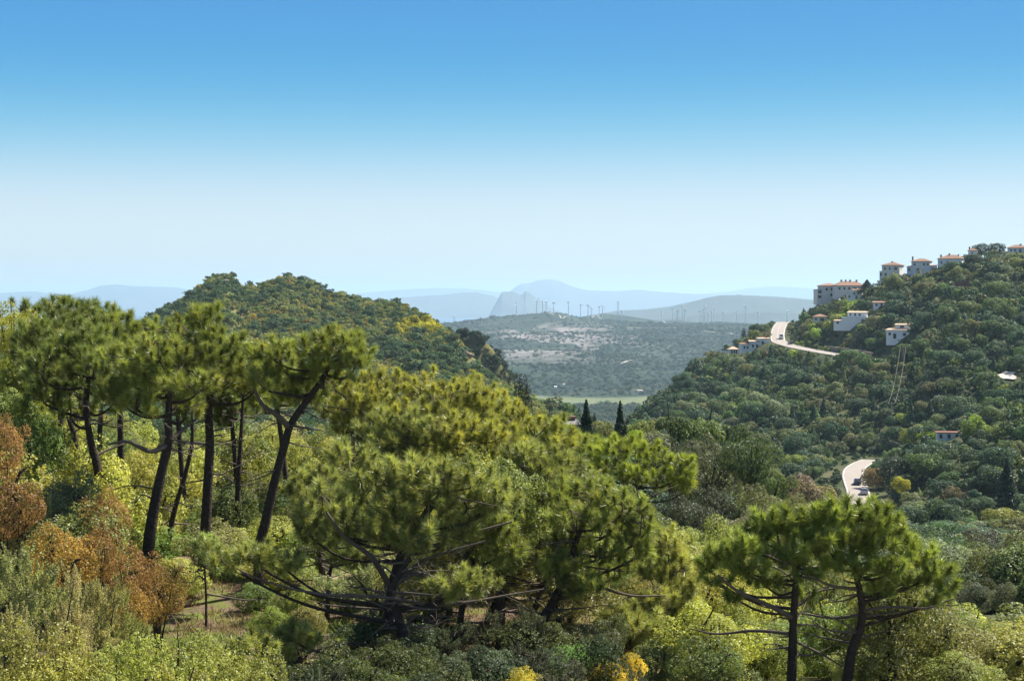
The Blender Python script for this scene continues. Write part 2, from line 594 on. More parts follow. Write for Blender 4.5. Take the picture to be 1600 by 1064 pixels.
xx, yy = X_, Y_
PXX = 800 + F * xx / np.maximum(yy, 1)
PYY = 470 - F * (Z_ - CAMZ) / np.maximum(yy, 1)
rock = sstep(0.47, 0.56, fbm(xx / 120, yy / 300, 21, 6)) * np.exp(-((PXX - 850) / 130) ** 2) * sstep(500, 515, PYY) * (1 - sstep(545, 575, PYY)) * sstep(3000, 3300, yy)
field = sstep(2540, 2580, yy + 120 * (fbm(xx / 70, yy / 70, 19) - .5)) * (1 - sstep(2760, 2800, yy + 60 * (fbm(xx / 90, yy / 90, 9) - .5)))
vcol(ter, "rock", rock)
vcol(ter, "field", field)
vcol(ter, "far", sstep(2000, 2800, yy))
vcol(ter, "hill", sstep(250, 500, yy) * sstep(40, -60, xx - 40))
vcol(ter, "near", 1 - sstep(60, 110, yy))

m, t = new_mat("terrain soil and scrub")
out = N(t, 'ShaderNodeOutputMaterial')
b = N(t, 'ShaderNodeBsdfPrincipled')
b.inputs['Roughness'].default_value = 0.95
b.inputs['Specular IOR Level'].default_value = 0.1
tc = N(t, 'ShaderNodeTexCoord')


def noise(scale, det=5, rough=0.6):
    n = N(t, 'ShaderNodeTexNoise')
    n.inputs['Scale'].default_value = scale
    n.inputs['Detail'].default_value = det
    n.inputs['Roughness'].default_value = rough
    t.links.new(tc.outputs['Object'], n.inputs['Vector'])
    return n.outputs['Fac']


def ramp(fac, stops):
    r = N(t, 'ShaderNodeValToRGB')
    e = r.color_ramp.elements
    e[0].position, e[0].color = stops[0][0], (*stops[0][1], 1)
    e[1].position, e[1].color = stops[-1][0], (*stops[-1][1], 1)
    for p, c in stops[1:-1]:
        k = e.new(p)
        k.color = (*c, 1)
    t.links.new(fac, r.inputs[0])
    return r.outputs[0]


def mixc(a, c, fac):
    x = N(t, 'ShaderNodeMix', data_type='RGBA')
    t.links.new(fac, x.inputs['Factor'])
    t.links.new(a, x.inputs['A'])
    t.links.new(c, x.inputs['B'])
    return x.outputs['Result']


def attr(n):
    return N(t, 'ShaderNodeAttribute', attribute_type='GEOMETRY', attribute_name=n).outputs['Fac']


c_mid = ramp(noise(0.06), [(0.3, (0.03, 0.045, 0.018)), (0.5, (0.06, 0.07, 0.03)), (0.7, (0.11, 0.10, 0.05))])
c_hill = ramp(noise(0.05), [(0.3, (0.05, 0.06, 0.02)), (0.5, (0.10, 0.10, 0.035)), (0.62, (0.16, 0.14, 0.05)), (0.75, (0.2, 0.16, 0.08))])
c_far = ramp(noise(0.013, 8, 0.7), [(0.32, (0.010, 0.020, 0.012)), (0.5, (0.022, 0.038, 0.022)), (0.62, (0.045, 0.056, 0.032)), (0.74, (0.09, 0.095, 0.055))])
c_near = ramp(noise(0.9, 6), [(0.3, (0.06, 0.045, 0.03)), (0.45, (0.15, 0.10, 0.07)), (0.55, (0.12, 0.14, 0.03)), (0.7, (0.26, 0.19, 0.13))])
c_rock = ramp(noise(0.02, 8, 0.75), [(0.4, (0.06, 0.065, 0.045)), (0.55, (0.27, 0.23, 0.22)), (0.7, (0.5, 0.44, 0.41))])
c_field = ramp(noise(0.012, 6), [(0.35, (0.10, 0.13, 0.06)), (0.5, (0.15, 0.165, 0.085)), (0.62, (0.12, 0.15, 0.06)), (0.7, (0.19, 0.17, 0.11))])
c = mixc(c_mid, c_hill, attr("hill"))
c = mixc(c, c_near, attr("near"))
c = mixc(c, c_far, attr("far"))
c = mixc(c, c_rock, attr("rock"))
c = mixc(c, c_field, attr("field"))
t.links.new(c, b.inputs['Base Color'])
bp = N(t, 'ShaderNodeBump')
bp.inputs['Strength'].default_value = 1.0
bp.inputs['Distance'].default_value = 3.0
hm = N(t, 'ShaderNodeMath', operation='MULTIPLY')
t.links.new(noise(0.05, 8, 0.7), hm.inputs[0])
t.links.new(attr("far"), hm.inputs[1])
t.links.new(hm.outputs[0], bp.inputs['Height'])
t.links.new(bp.outputs[0], b.inputs['Normal'])
t.links.new(b.outputs[0], out.inputs[0])
ter.materials.append(m)
obj("terrain", ter, kind='structure')

for nm, P, hw in (("upper_road", UPROAD, 3.4), ("lower_road", LOROAD, 2.9)):
    V, Fq = ribbon(P, hw, 0.0)
    obj(nm, make_mesh(nm, [(V, Fq, 0, None)], [M['asphalt']]), kind='structure')
    parts = []
    for s in (-1, 1):
        T = unit(np.gradient(P[:, :2], axis=0))
        nrm = np.stack([-T[:, 1], T[:, 0]], 1) * s * (hw - 0.35)
        Q = P.copy()
        Q[:, :2] += nrm
        V, Fq = ribbon(Q, 0.06, 0.012)
        parts.append((V, Fq, 0, None))
    for k in (range(0, len(P) - 1, 2) if nm == 'upper_road' else ()):
        V, Fq = ribbon(P[k:k + 2], 0.05, 0.012)
        parts.append((V, Fq, 0, None))
    obj("road_markings", make_mesh("road_markings", parts, [M['paint']]), kind='structure')

# sea
SX = 25000
V = np.array([(-SX, 7000, 0), (SX, 7000, 0), (SX, 40000, 0), (-SX, 40000, 0)], float)
m, t = new_mat("sea water")
out = N(t, 'ShaderNodeOutputMaterial')
b = N(t, 'ShaderNodeBsdfPrincipled')
b.inputs['Base Color'].default_value = (0.02, 0.06, 0.10, 1)
b.inputs['Roughness'].default_value = 0.35
tc = N(t, 'ShaderNodeTexCoord')
nz = N(t, 'ShaderNodeTexNoise')
nz.inputs['Scale'].default_value = 0.02
t.links.new(tc.outputs['Object'], nz.inputs['Vector'])
bp = N(t, 'ShaderNodeBump')
bp.inputs['Strength'].default_value = 0.3
bp.inputs['Distance'].default_value = 2.0
t.links.new(nz.outputs['Fac'], bp.inputs['Height'])
t.links.new(bp.outputs[0], b.inputs['Normal'])
t.links.new(b.outputs[0], out.inputs[0])
obj("sea", make_mesh("sea", [(V, np.array([(0, 1, 2, 3)]), 0, None)], [m]), kind='structure')

# distant mountains, each a solid ridge standing in the sea
M['far_rock'] = simple_mat("distant mountainside", (0.06, 0.07, 0.06), 0.95, 0.1, 0.5, 0.0012)


def mountain(name, rows, D, depth, seed, zamp=0.03, base=-10.0, sx=260):
    rows = np.array(rows, float)
    pxs = np.linspace(rows[0, 0], rows[-1, 0], sx)
    rw = np.interp(pxs, rows[:, 0], rows[:, 1])
    zc = np.array([at(a, r_, D)[2] for a, r_ in zip(pxs, rw)])
    zc = np.maximum(zc, base + 5)
    zc = zc * (1 + zamp * (fbm(pxs / 14.0, pxs * 0 + seed, seed, 3) - 0.5))
    vs = np.linspace(-1, 1, 41)
    Pm, Vm = np.meshgrid(pxs, vs)
    Yg = D + Vm * depth
    Xg = (Pm - 800) / F * D
    prof = np.clip(1 - np.abs(Vm), 0, 1) ** 0.9
    n_ = (fbm(Xg / (depth * 0.35), Yg / (depth * 0.35), seed + 50, 5) - 0.5) * 0.5 * np.abs(Vm) * (1 - np.abs(Vm)) * 2
    Zg = base + (zc[None, :] - base) * np.clip(prof + n_, 0, None)
    nr, nc = Zg.shape
    V = np.stack([Xg, Yg, Zg], -1).reshape(-1, 3)
    ii, jj = np.meshgrid(np.arange(nr - 1), np.arange(nc - 1), indexing='ij')
    q = (ii * nc + jj).ravel()
    obj(name, make_mesh(name, [(V, np.stack([q, q + 1, q + nc + 1, q + nc], 1), 0, None)], [M['far_rock']], smooth=True), kind='structure')


mountain("rock_headland", [(762, 498), (768, 485), (778, 467), (784, 456), (800, 455.5), (808, 458), (813, 461), (818, 459), (821, 454.5), (828, 458), (838, 466), (852, 476), (868, 484), (885, 491), (900, 497)], 17000, 650, 4, zamp=0.0)
mountain("twin_peaked_mountain", [(740, 486), (770, 474), (790, 460), (806, 448), (816, 443), (826, 443), (842, 437.5), (864, 437), (876, 440), (890, 446), (905, 451), (920, 454), (960, 455), (1000, 453), (1040, 457), (1080, 459), (1120, 461), (1180, 468), (1240, 478)], 27000, 2400, 12)
mountain("far_mountains", [(-900, 470), (-500, 462), (-200, 456), (-60, 463), (0, 458), (50, 455), (105, 461), (140, 452), (160, 446), (180, 444), (205, 447), (240, 448), (275, 449), (310, 455), (400, 468), (500, 474)], 26000, 2000, 25)
mountain("far_mountains", [(530, 478), (600, 468), (640, 464), (690, 461), (720, 457), (745, 457), (770, 462), (800, 474), (830, 488)], 21000, 1200, 31)
mountain("far_mountains", [(480, 470), (560, 458), (620, 453), (680, 450), (730, 451), (790, 458), (860, 468)], 33000, 1700, 37)
mountain("far_mountains", [(1020, 474), (1080, 460), (1130, 457), (1170, 450), (1200, 448), (1230, 448), (1280, 452), (1340, 450), (1420, 456), (1600, 462), (2200, 462), (2600, 480)], 33000, 2000, 41)
mountain("blue_hill", [(930, 492), (960, 486), (1000, 484), (1040, 480), (1065, 475), (1085, 470), (1105, 465), (1130, 461.5), (1155, 460.5), (1175, 462), (1205, 463), (1240, 466), (1290, 470), (1400, 478), (1600, 490), (1900, 500)], 11500, 1200, 51, zamp=0.03, base=-60)
mountain("blue_hill", [(1020, 500), (1060, 495), (1100, 491), (1140, 488.5), (1200, 487), (1260, 490), (1340, 497), (1500, 505)], 9500, 600, 57, zamp=0.03, base=-60)

# haze: one closed box of even thin air
hz, t = new_mat("haze air")
out = N(t, 'ShaderNodeOutputMaterial')
pv = N(t, 'ShaderNodeVolumePrincipled')
pv.inputs['Color'].default_value = (0.60, 0.82, 1.0, 1)
pv.inputs['Density'].default_value = HAZE_DENSITY
pv.inputs['Anisotropy'].default_value = 0.25
t.links.new(pv.outputs[0], out.inputs['Volume'])
V, Fq = box(-30000, 30000, -300, 50000, -61, CAMZ + 360)
hme = make_mesh("haze", [(V, Fq, 0, None)], [hz])
obj("haze", hme, kind='stuff')

# ------------------------------------------------------------------ plant shapes
rng = np.random.default_rng(7)


def rand_unit(rg, n):
    v = rg.normal(size=(n, 3))
    return unit(v)


def leaf_quads(rg, P, Nn, L, Wd, var=None):
    n = len(P)
    r = rand_unit(rg, n)
    T = unit(np.cross(Nn, r))
    B = np.cross(Nn, T)
    s = rg.uniform(0.7, 1.25, (n, 1))
    L, Wd = L * s, Wd * s
    V = np.stack([P - T * L, P + B * Wd, P + T * L, P - B * Wd], 1).reshape(-1, 3)
    Fq = np.arange(4 * n).reshape(n, 4)
    if var is None:
        var = rg.uniform(0, 1, n)
    return V, Fq, np.repeat(var, 4)


def lobes_cloud(rg, C, Rr, n, flat=1.0, gap=0.72):
    """points with outward normals on the skins of overlapping lobes; the deep inside is left open"""
    k = len(C)
    w = (Rr ** 2) / (Rr ** 2).sum()
    idx = rg.choice(k, size=int(n * 2.2), p=w)
    d = rand_unit(rg, len(idx))
    rr = Rr[idx] * rg.uniform(0.62, 1.08, len(idx)) ** 0.8
    P = C[idx] + d * rr[:, None] * np.array([1, 1, flat])
    keep = np.ones(len(P), bool)
    for i in range(k):
        dd = np.linalg.norm((P - C[i]) / np.array([1, 1, flat]), axis=1) / Rr[i]
        keep &= ~((dd < gap) & (idx != i) & (rg.uniform(size=len(P)) < 0.85))
    P, d, idx = P[keep][:n], d[keep][:n], idx[keep][:n]
    # leaf clumps: nudge points towards random clump centres so gaps open between them
    nc = max(20, n // 26)
    cc = P[rg.integers(0, len(P), nc)]
    step = 400
    for s in range(0, len(P), step):
        q = P[s:s + step]
        D = np.linalg.norm(q[:, None] - cc[None], axis=2)
        j = D.argmin(1)
        P[s:s + step] = q + (cc[j] - q) * rg.uniform(0.1, 0.5, (len(q), 1))
    Nn = unit(d * 0.8 + rand_unit(rg, len(P)) * 0.75 + np.array([0, 0, 0.25]))
    shade = rg.uniform(0, 1, k)[idx] * 0.45 + rg.uniform(0, 1, len(P)) * 0.55
    return P, Nn, shade


def oak_lobes(rg, n=16, h=1.5):
    C, Rr = [], []
    for i in range(n):
        d = rand_unit(rg, 1)[0]
        r = rg.uniform(0.3, 0.8) if i % 4 else rg.uniform(0, 0.3)
        C.append([d[0] * r, d[1] * r, h * 0.5 + d[2] * h * 0.4 * r / 0.75])
        Rr.append(rg.uniform(0.16, 0.36) if i % 4 else rg.uniform(0.35, 0.5))
    C, Rr = np.array(C), np.array(Rr)
    C[:, 2] = np.maximum(C[:, 2], Rr * 0.8)
    return C, Rr


def crown_oak(name, seed, n, size, mat, h=1.5, lob=16):
    rg = np.random.default_rng(seed)
    C, Rr = oak_lobes(rg, lob, h)
    P, Nn, sh = lobes_cloud(rg, C, Rr, n)
    V, Fq, va = leaf_quads(rg, P, Nn, size, size * 0.62, sh)
    return make_mesh(name, [(V, Fq, 0, va)], [mat])


def crown_cone(name, seed, n, size, mat, h=2.5, rad=0.75, pw=0.8):
    rg = np.random.default_rng(seed)
    z = 1 - rg.uniform(0, 1, n) ** 0.62
    wh = 0.82 + 0.25 * np.sin(z * 40 + rg.uniform(0, 6)) * (1 - z)
    a = rg.uniform(0, 2 * math.pi, n)
    wob = 0.85 + 0.3 * np.sin(a * 3 + seed) * np.sin(z * 9 + seed)
    r = rad * (1 - z) ** pw * wh * wob * rg.uniform(0.55, 1.05, n) ** 0.6
    P = np.stack([np.cos(a) * r, np.sin(a) * r, 0.05 + z * h], 1)
    out = np.stack([np.cos(a), np.sin(a), np.full(n, 0.35)], 1)
    Nn = unit(out * 0.8 + rand_unit(rg, n) * 0.8)
    V, Fq, va = leaf_quads(rg, P, Nn, size, size * 0.5)
    return make_mesh(name, [(V, Fq, 0, va)], [mat])


def crown_umbrella(name, seed, n, size, mat, h=1.0):
    rg = np.random.default_rng(seed)
    k = 26
    a = rg.uniform(0, 6.283, k)
    r = np.sqrt(rg.uniform(0, 1, k)) * 0.78
    C = np.stack([np.cos(a) * r, np.sin(a) * r, h * (0.55 - 0.3 * r * r) + rg.uniform(-.05, .05, k)], 1)
    Rr = rg.uniform(0.17, 0.28, k)
    P, Nn, sh = lobes_cloud(rg, C, Rr, n)
    V, Fq, va = leaf_quads(rg, P, Nn, size, size * 0.4, sh)
    return make_mesh(name, [(V, Fq, 0, va)], [mat])


def crown_feathery(name, seed, n, size, mat, h=1.6, twigs=170):
    """upright twiggy shrub: leaves set along many fine shoots"""
    rg = np.random.default_rng(seed)
    C, Rr = oak_lobes(rg, 12, h)
    parts = []
    idx = rg.integers(0, len(C), twigs)
    base = C[idx] + rand_unit(rg, twigs) * Rr[idx][:, None] * 0.55
    d = unit(unit(base - np.array([0, 0, h * 0.3])) * 0.9 + np.array([0, 0, 0.35]) + rand_unit(rg, twigs) * 0.55)
    ln = rg.uniform(0.2, 0.4, twigs)
    j = rg.integers(0, twigs, n)
    u = rg.uniform(0, 1, n)
    P = base[j] + d[j] * (ln[j] * u)[:, None] + rand_unit(rg, n) * (0.055 * (1.15 - u))[:, None]
    Nn = unit(rand_unit(rg, n) + d[j] * 0.5)
    V, Fq, va = leaf_quads(rg, P, Nn, size, size * 0.36, rg.uniform(0, 1, twigs)[j] * 0.4 + rg.uniform(0, 0.6, n))
    parts.append((V, Fq, 0, va))
    return make_mesh(name, parts, [mat])


def stems_mesh(name, seed, h=1.0, k=6, r=0.05, spread=0.5, sub=2):
    """several stems from the ground with side branches"""
    rg = np.random.default_rng(seed)
    parts = []
    for i in range(k):
        a = rg.uniform(0, 6.283)
        s = spread * rg.uniform(0.4, 1)
        e = np.array([math.cos(a) * s, math.sin(a) * s, h * rg.uniform(0.7, 1)])
        mid = e * 0.5 + rg.normal(0, 0.06, 3) + np.array([0, 0, 0.05])
        P = smooth_line([np.array([0.03 * math.cos(a), 0.03 * math.sin(a), -0.15]), mid * 0.5, mid, e], 4)
        V, Fq = tube(P, np.linspace(r, r * 0.25, len(P)), 5)
        parts.append((V, Fq, 0, None))
        for _ in range(sub):
            q = P[rg.integers(len(P) // 2, len(P))]
            e2 = q + unit(rand_unit(rg, 1)[0] + np.array([0, 0, 0.6])) * rg.uniform(0.2, 0.45)
            V, Fq = tube([q, (q + e2) / 2 + rg.normal(0, .03, 3), e2], [r * 0.4, r * 0.3, r * 0.12], 4)
            parts.append((V, Fq, 0, None))
    return make_mesh(name, parts, [M['bark']])


def trunk_mesh(name, seed, r=0.07):
    """unit-high trunk that forks into limbs near its top"""
    rg = np.random.default_rng(seed)
    top = np.array([rg.uniform(-.08, .08), rg.uniform(-.08, .08), 0.72])
    P = smooth_line([np.array([0, 0, -0.25]), np.array([0.02, 0, 0.1]), top * 0.6, top], 4)
    parts = [(*tube(P, np.linspace(r * 1.35, r * 0.75, len(P)), 7), 0, None)]
    for i in range(5):
        a = i * 1.257 + rg.uniform(-.4, .4)
        e = top + np.array([math.cos(a) * .42, math.sin(a) * .42, rg.uniform(0.15, 0.42)])
        Q = smooth_line([top - np.array([0, 0, .05]), (top + e) / 2 + np.array([0, 0, -.04]), e], 4)
        parts.append((*tube(Q, np.linspace(r * 0.6, r * 0.2, len(Q)), 5), 0, None))
    return make_mesh(name, parts, [M['bark']])


LEAF = M['leaf']
BUSH = [crown_oak("bush foliage", 100 + i, 22000, 0.0185, LEAF, 1.5, 30 + 3 * i) for i in range(4)]
AIRY = [crown_oak("airy foliage", 110 + i, 10000, 0.0245, LEAF, 1.5, 46 + 4 * i) for i in range(3)]
FEATH = [crown_feathery("olive foliage", 120 + i, 20000, 0.0205, LEAF) for i in range(3)]
OAK = [crown_oak("oak crown", 140 + i, 12000, 0.029, LEAF, 1.5, 22 + 2 * i) for i in range(5)]
CONE = [crown_cone("conical crown", 160 + i, 3600, 0.06, LEAF) for i in range(2)]
UMB = [crown_umbrella("umbrella crown", 170 + i, 9000, 0.036, LEAF) for i in range(2)]
CYP = crown_cone("cypress crown", 180, 7000, 0.05, LEAF, 6.5, 0.8, 0.32)
FIR = crown_cone("fir crown", 181, 6000, 0.06, LEAF, 3.6, 0.95, 0.9)
BUSH_S = [stems_mesh("bush stems", 190 + i) for i in range(3)]
TRK = [trunk_mesh("tree trunk", 200 + i) for i in range(3)]
WL = M['wood_leaf']
FAR = [crown_oak("far oak crown", 220 + i, 900, 0.085, WL, 1.4, 11 + i) for i in range(4)] + [crown_cone("far conical crown", 230, 700, 0.10, WL)] + [crown_oak("far shrub", 231 + i, 420, 0.12, WL, 1.0, 7) for i in range(2)]
FAR += [crown_oak("mid oak crown", 240 + i, 11000, 0.028, WL, 1.4, 20 + 3 * i) for i in range(3)]

PAL = {
    'dark green': (0.030, 0.052, 0.026), 'bluish green': (0.038, 0.064, 0.036), 'mid green': (0.055, 0.085, 0.030),
    'olive green': (0.085, 0.095, 0.040), 'grey green': (0.105, 0.120, 0.075), 'brownish': (0.095, 0.085, 0.045),
    'yellow green': (0.13, 0.155, 0.035), 'bright lime green': (0.15, 0.20, 0.03), 'russet': (0.23, 0.105, 0.03),
    'golden': (0.36, 0.27, 0.02),
}


def jit(c, rg, s=0.18):
    c = np.array(c) * rg.uniform(1 - s, 1 + s) * rg.uniform(1 - s * 0.5, 1 + s * 0.5, 3)
    return tuple(float(x) for x in c)


def plant(name, label, cat, base, rad, total, crown, col, rz, group=None, stems=None, ch=1.5, seed=0, low=0.0):
    """root Empty > crown, trunk. crown is a unit-radius mesh of height ch"""
    root = thing(name, label, cat, base, rz, group)
    hz = min(total * (1 - low), rad * ch * (1.1 if stems is None else 1.45))
    c = obj("crown", crown, root, (0, 0, total - hz))
    an_ = 0.82 + 0.36 * ((seed * 0.6180339) % 1.0)
    c.scale = (rad * an_, rad / an_, hz / ch)
    c.color = (*col, 1)
    if stems is None:
        t_ = obj("trunk", TRK[seed % 3], root)
        th = (total - hz) + hz * 0.62
        w = max(rad * 0.9, 0.5)
        t_.scale = (w, w, th)
    else:
        t_ = obj("stems", stems, root)
        t_.scale = (rad, rad, total * 0.85)
    return root


# ------------------------------------------------------------------ pines
def needles(rg, P, D, n, ln, wd):
    """brush of n needles round each shoot tip P pointing along D"""
    k = len(P)
    j = np.repeat(np.arange(k), n)
    u = rg.uniform(0, 1, k * n)
    base = P[j] - D[j] * (0.24 * u)[:, None]
    dirs = unit(D[j] * (0.95 - 0.5 * u)[:, None] + rand_unit(rg, k * n) * 0.82)
    L = ln * 0.86 * rg.uniform(0.7, 1.15, k * n) * np.clip(rg.lognormal(0, .2, k), .6, 1.35)[j]
    side = unit(np.cross(dirs, rand_unit(rg, k * n))) * wd
    tip = base + dirs * L[:, None]
    tip[:, 2] -= 0.03
    V = np.stack([base - side, base + side, tip], 1).reshape(-1, 3)
    Fq = np.arange(3 * k * n).reshape(-1, 3)
    tv = rg.uniform(0, 1, k)
    va = np.clip(tv[j] * 0.5 + rg.uniform(0, 0.35, k * n), 0, 0.85)
    va = np.where((rg.uniform(0, 1, k) < 0.05)[j], rg.uniform(0.86, 0.96, k * n), va)
    return V, Fq, np.repeat(va, 3)


def candles(rg, P, D, n_sel):
    """pale upright buds at some shoot tips"""
    i = rg.choice(len(P), size=min(n_sel, len(P)), replace=False)
    parts = []
    for q in i:
        d = unit(D[q] * 0.4 + np.array([0, 0, 0.9]))
        parts.append(tube([P[q], P[q] + d * rg.uniform(0.08, 0.17)], [0.018, 0.009], 4))
    return parts


def pine(label, dist, trunk, r0, lobes, seed, col=(0.075, 0.125, 0.032), spacing=0.30, nn=250, ln=0.30, extra=(), dead=10, name="pine_tree", group=None, wd=0.0078, cdep=0.85):
    """trunk: (px, py[, extra depth]) from the ground up; lobes: (px, py, rx, ry[, depth offset m]) crown cushions in photo pixels at this distance"""
    rg = np.random.default_rng(seed)
    k = dist / F
    T = []
    for t_ in trunk:
        dd = t_[2] if len(t_) > 2 else 0.0
        T.append(at(t_[0], t_[1], dist + dd))
    T = np.array(T)
    base = T[0].copy()
    base[2] = H(np.array([base[0]]), np.array([base[1]]))[0]
    T = np.vstack([base - np.array([0, 0, 0.3]), T[1:] if T[0][2] <= base[2] + 0.3 else T])
    L = smooth_line(T, 7)
    rad = r0 * 0.78 * np.linspace(1.0, 0.42, len(L))
    rad[:3] *= np.array([1.35, 1.2, 1.08])
    wood = [(*tube(L - base, rad, 9), 0, None)]
    tw = []
    SP, SD = [], []
    for lb in lobes:
        px, py, rx, ry = lb[:4]
        c = at(px, py, dist)
        off = lb[4] if len(lb) > 4 else rg.uniform(-0.75, 0.75) * rx * k * 1.3
        c[1] += off
        A, Cz = rx * k * 0.98, ry * k * 1.0
        B = A * cdep
        # where the limb leaves the trunk
        low = c - np.array([0, 0, Cz * 0.6])
        dv = np.linalg.norm(L[:, :2] - c[:2], axis=1)
        zt = c[2] - 0.35 * dv - 0.3 * Cz
        cand = np.abs(L[:, 2] - zt) + dv * 0.25
        cand[:len(L) // 4] += 5
        i0 = int(cand.argmin())
        s0 = L[i0]
        mid = s0 * 0.45 + low * 0.55 - np.array([0, 0, 0.10 * np.linalg.norm(low - s0)]) + rg.normal(0, 0.08, 3)
        lim = smooth_line([s0, mid, low, c + np.array([0, 0, Cz * 0.1])], 5)
        rr = max(0.03, min(rad[i0] * 0.6, 0.03 + 0.035 * A))
        wood.append((*tube(lim - base, np.linspace(rr, rr * 0.3, len(lim)), 6), 0, None))
        # shoot tips through the cushion
        vol = A * B * Cz
        want = int(np.clip(2.6 * (A * B + A * Cz + B * Cz) / spacing ** 2 * 0.50, 14, 170))
        pts = []
        tries = 0
        while len(pts) < want and tries < want * 30:
            tries += 1
            d = rand_unit(rg, 1)[0]
            if d[2] < -0.15 and rg.uniform() < 0.85:
                continue
            rr_ = (rg.uniform(1.0, 1.38) if rg.uniform() < 0.16 and d[2] > -0.1 else rg.uniform(0.5, 1.0) ** 0.7) * (1 + 0.12 * math.sin(7 * d[0] + seed) * math.cos(6 * d[1]))
            p = c + d * rr_ * np.array([A, B, Cz])
            if pts and min(np.sum((np.array(pts) - p) ** 2, 1)) < (spacing * 0.78) ** 2:
                continue
            pts.append(p)
        pts = np.array(pts)
        out = unit((pts - c) / np.array([A, B, Cz]))
        D = unit(out * 0.55 + np.array([0, 0, 0.75]) + rand_unit(rg, len(pts)) * 0.25)
        SP.append(pts)
        SD.append(D)
        # secondary branches and twigs
        ns = max(3, len(pts) // 8)
        sec = pts[rg.choice(len(pts), ns, replace=False)]
        ends = []
        for q in sec:
            st = lim[rg.integers(len(lim) // 2, len(lim))]
            e = c + (q - c) * 0.62 - np.array([0, 0, 0.1 * Cz])
            tw.append((*tube(np.array([st, (st + e) / 2 - np.array([0, 0, .05]), e]) - base, [0.028, 0.02, 0.012], 5), 1, None))
            ends.append(e)
        ends = np.array(ends)
        for p, d in zip(pts, D):
            e = ends[((ends - p) ** 2).sum(1).argmin()]
            tw.append((*tube(np.array([e, (e + p - d * 0.3) / 2 + rg.normal(0, .02, 3), p - d * 0.02]) - base, [0.012, 0.009, 0.006], 3, False), 1, None))
    SP, SD = np.concatenate(SP), np.concatenate(SD)
    V, Fq, va = needles(rg, SP - base, SD, nn, ln, wd)
    cr = [(V, Fq, 0, va)] + tw
    for V, Fq in candles(rg, SP - base, SD, len(SP) // 4):
        cr.append((V, Fq, 0, 1.0))
    # dead lower twigs on the trunk
    for _ in range(dead):
        i = rg.integers(len(L) // 4, len(L))
        a = rg.uniform(0, 6.283)
        ln_ = rg.uniform(0.5, 1.6)
        e = L[i] + np.array([math.cos(a) * ln_, math.sin(a) * ln_ * 0.8, rg.uniform(-0.3, 0.45) * ln_])
        Q = smooth_line([L[i], (L[i] + e) / 2 + rg.normal(0, .1, 3), e], 4)
        wood.append((*tube(Q - base, np.linspace(0.03, 0.008, len(Q)), 5), 1, None))
        for _2 in range(3):
            q = Q[rg.integers(2, len(Q))]
            e2 = q + rand_unit(rg, 1)[0] * rg.uniform(0.2, 0.5)
            wood.append((*tube(np.array([q, e2]) - base, [0.011, 0.004], 3, False), 1, None))
    for ex in extra:      # named long limbs: list of (px, py, extra depth), radius
        pl, rr = ex
        Q = smooth_line([at(a, b_, dist + d_) for a, b_, d_ in pl], 6)
        wood.append((*tube(Q - base, np.linspace(rr, rr * 0.35, len(Q)), 6), 1, None))
    root = thing(name, label, "pine tree", base, 0, group)
    obj("trunk", make_mesh("pine trunk", wood, [M['bark'], M['twig']], smooth=True), root)
    c_ = obj("crown", make_mesh("pine crown", cr, [M['needle'], M['twig']]), root)
    c_.color = (*[col[0] * 3.4, col[1] * 2.65, col[2] * 2.4], 1)
    return root

# ------------------------------------------------------------------ the foreground pines
GP = (0.085, 0.125, 0.036)
YP = (0.115, 0.150, 0.040)
DP = (0.060, 0.095, 0.030)
GY = (0.100, 0.140, 0.050)

pine("pine with the thickest leaning trunk, behind the russet oak scrub", 48,
     [(232, 862), (240, 800), (252, 740), (263, 692), (263, 650), (268, 600)], 0.25,
     [(235, 590, 52, 36), (190, 570, 50, 34), (275, 560, 46, 32), (215, 625, 46, 24), (285, 640, 34, 20), (180, 615, 40, 24), (250, 545, 40, 24), (310, 600, 36, 26)], 1, GP,
     extra=[([(263, 695, 0), (235, 705, -.4), (200, 690, -.8), (170, 694, -1.0)], 0.09), ([(263, 690, 0), (285, 672, .4), (312, 650, .8)], 0.08)], dead=12)
pine("tall pine with a straight dark trunk, its pointed top highest of the pines", 50,
     [(315, 925), (320, 850), (325, 760), (328, 690), (326, 640), (332, 580), (328, 520)], 0.235,
     [(320, 500, 34, 20), (300, 522, 44, 26), (350, 530, 46, 28), (320, 556, 50, 30), (375, 560, 40, 28), (285, 560, 40, 26), (345, 590, 56, 30), (390, 600, 36, 26), (318, 487, 20, 14)], 2, GP, dead=18)
pine("pine with a trunk leaning to the right and forking into a Y", 49,
     [(405, 862), (415, 815), (430, 750), (446, 690), (455, 662), (478, 628), (505, 590), (515, 560)], 0.215,
     [(445, 555, 44, 28), (490, 545, 44, 28), (535, 545, 40, 30), (455, 592, 50, 28), (505, 590, 44, 26), (420, 590, 38, 26), (555, 562, 26, 24), (425, 545, 36, 22), (470, 618, 40, 18), (530, 525, 34, 18)], 3, GP,
     extra=[([(453, 668, 0), (432, 648, -.3), (410, 632, -.6), (396, 605, -.8)], 0.10), ([(454, 664, 0), (475, 668, -.3), (505, 673, -.5)], 0.05)], dead=8)
pine("pine with a bent trunk between the russet scrub and the thick leaning pine", 51,
     [(157, 810), (156, 755), (150, 720), (142, 690), (135, 640), (138, 590)], 0.225,
     [(110, 600, 48, 34), (150, 570, 48, 34), (75, 575, 44, 32), (135, 545, 52, 30), (100, 640, 44, 26), (60, 615, 40, 28), (170, 620, 38, 26), (90, 545, 40, 26)], 4, DP, dead=14,
     extra=[([(150, 712, 0), (175, 700, .3), (205, 690, .6)], 0.05)])
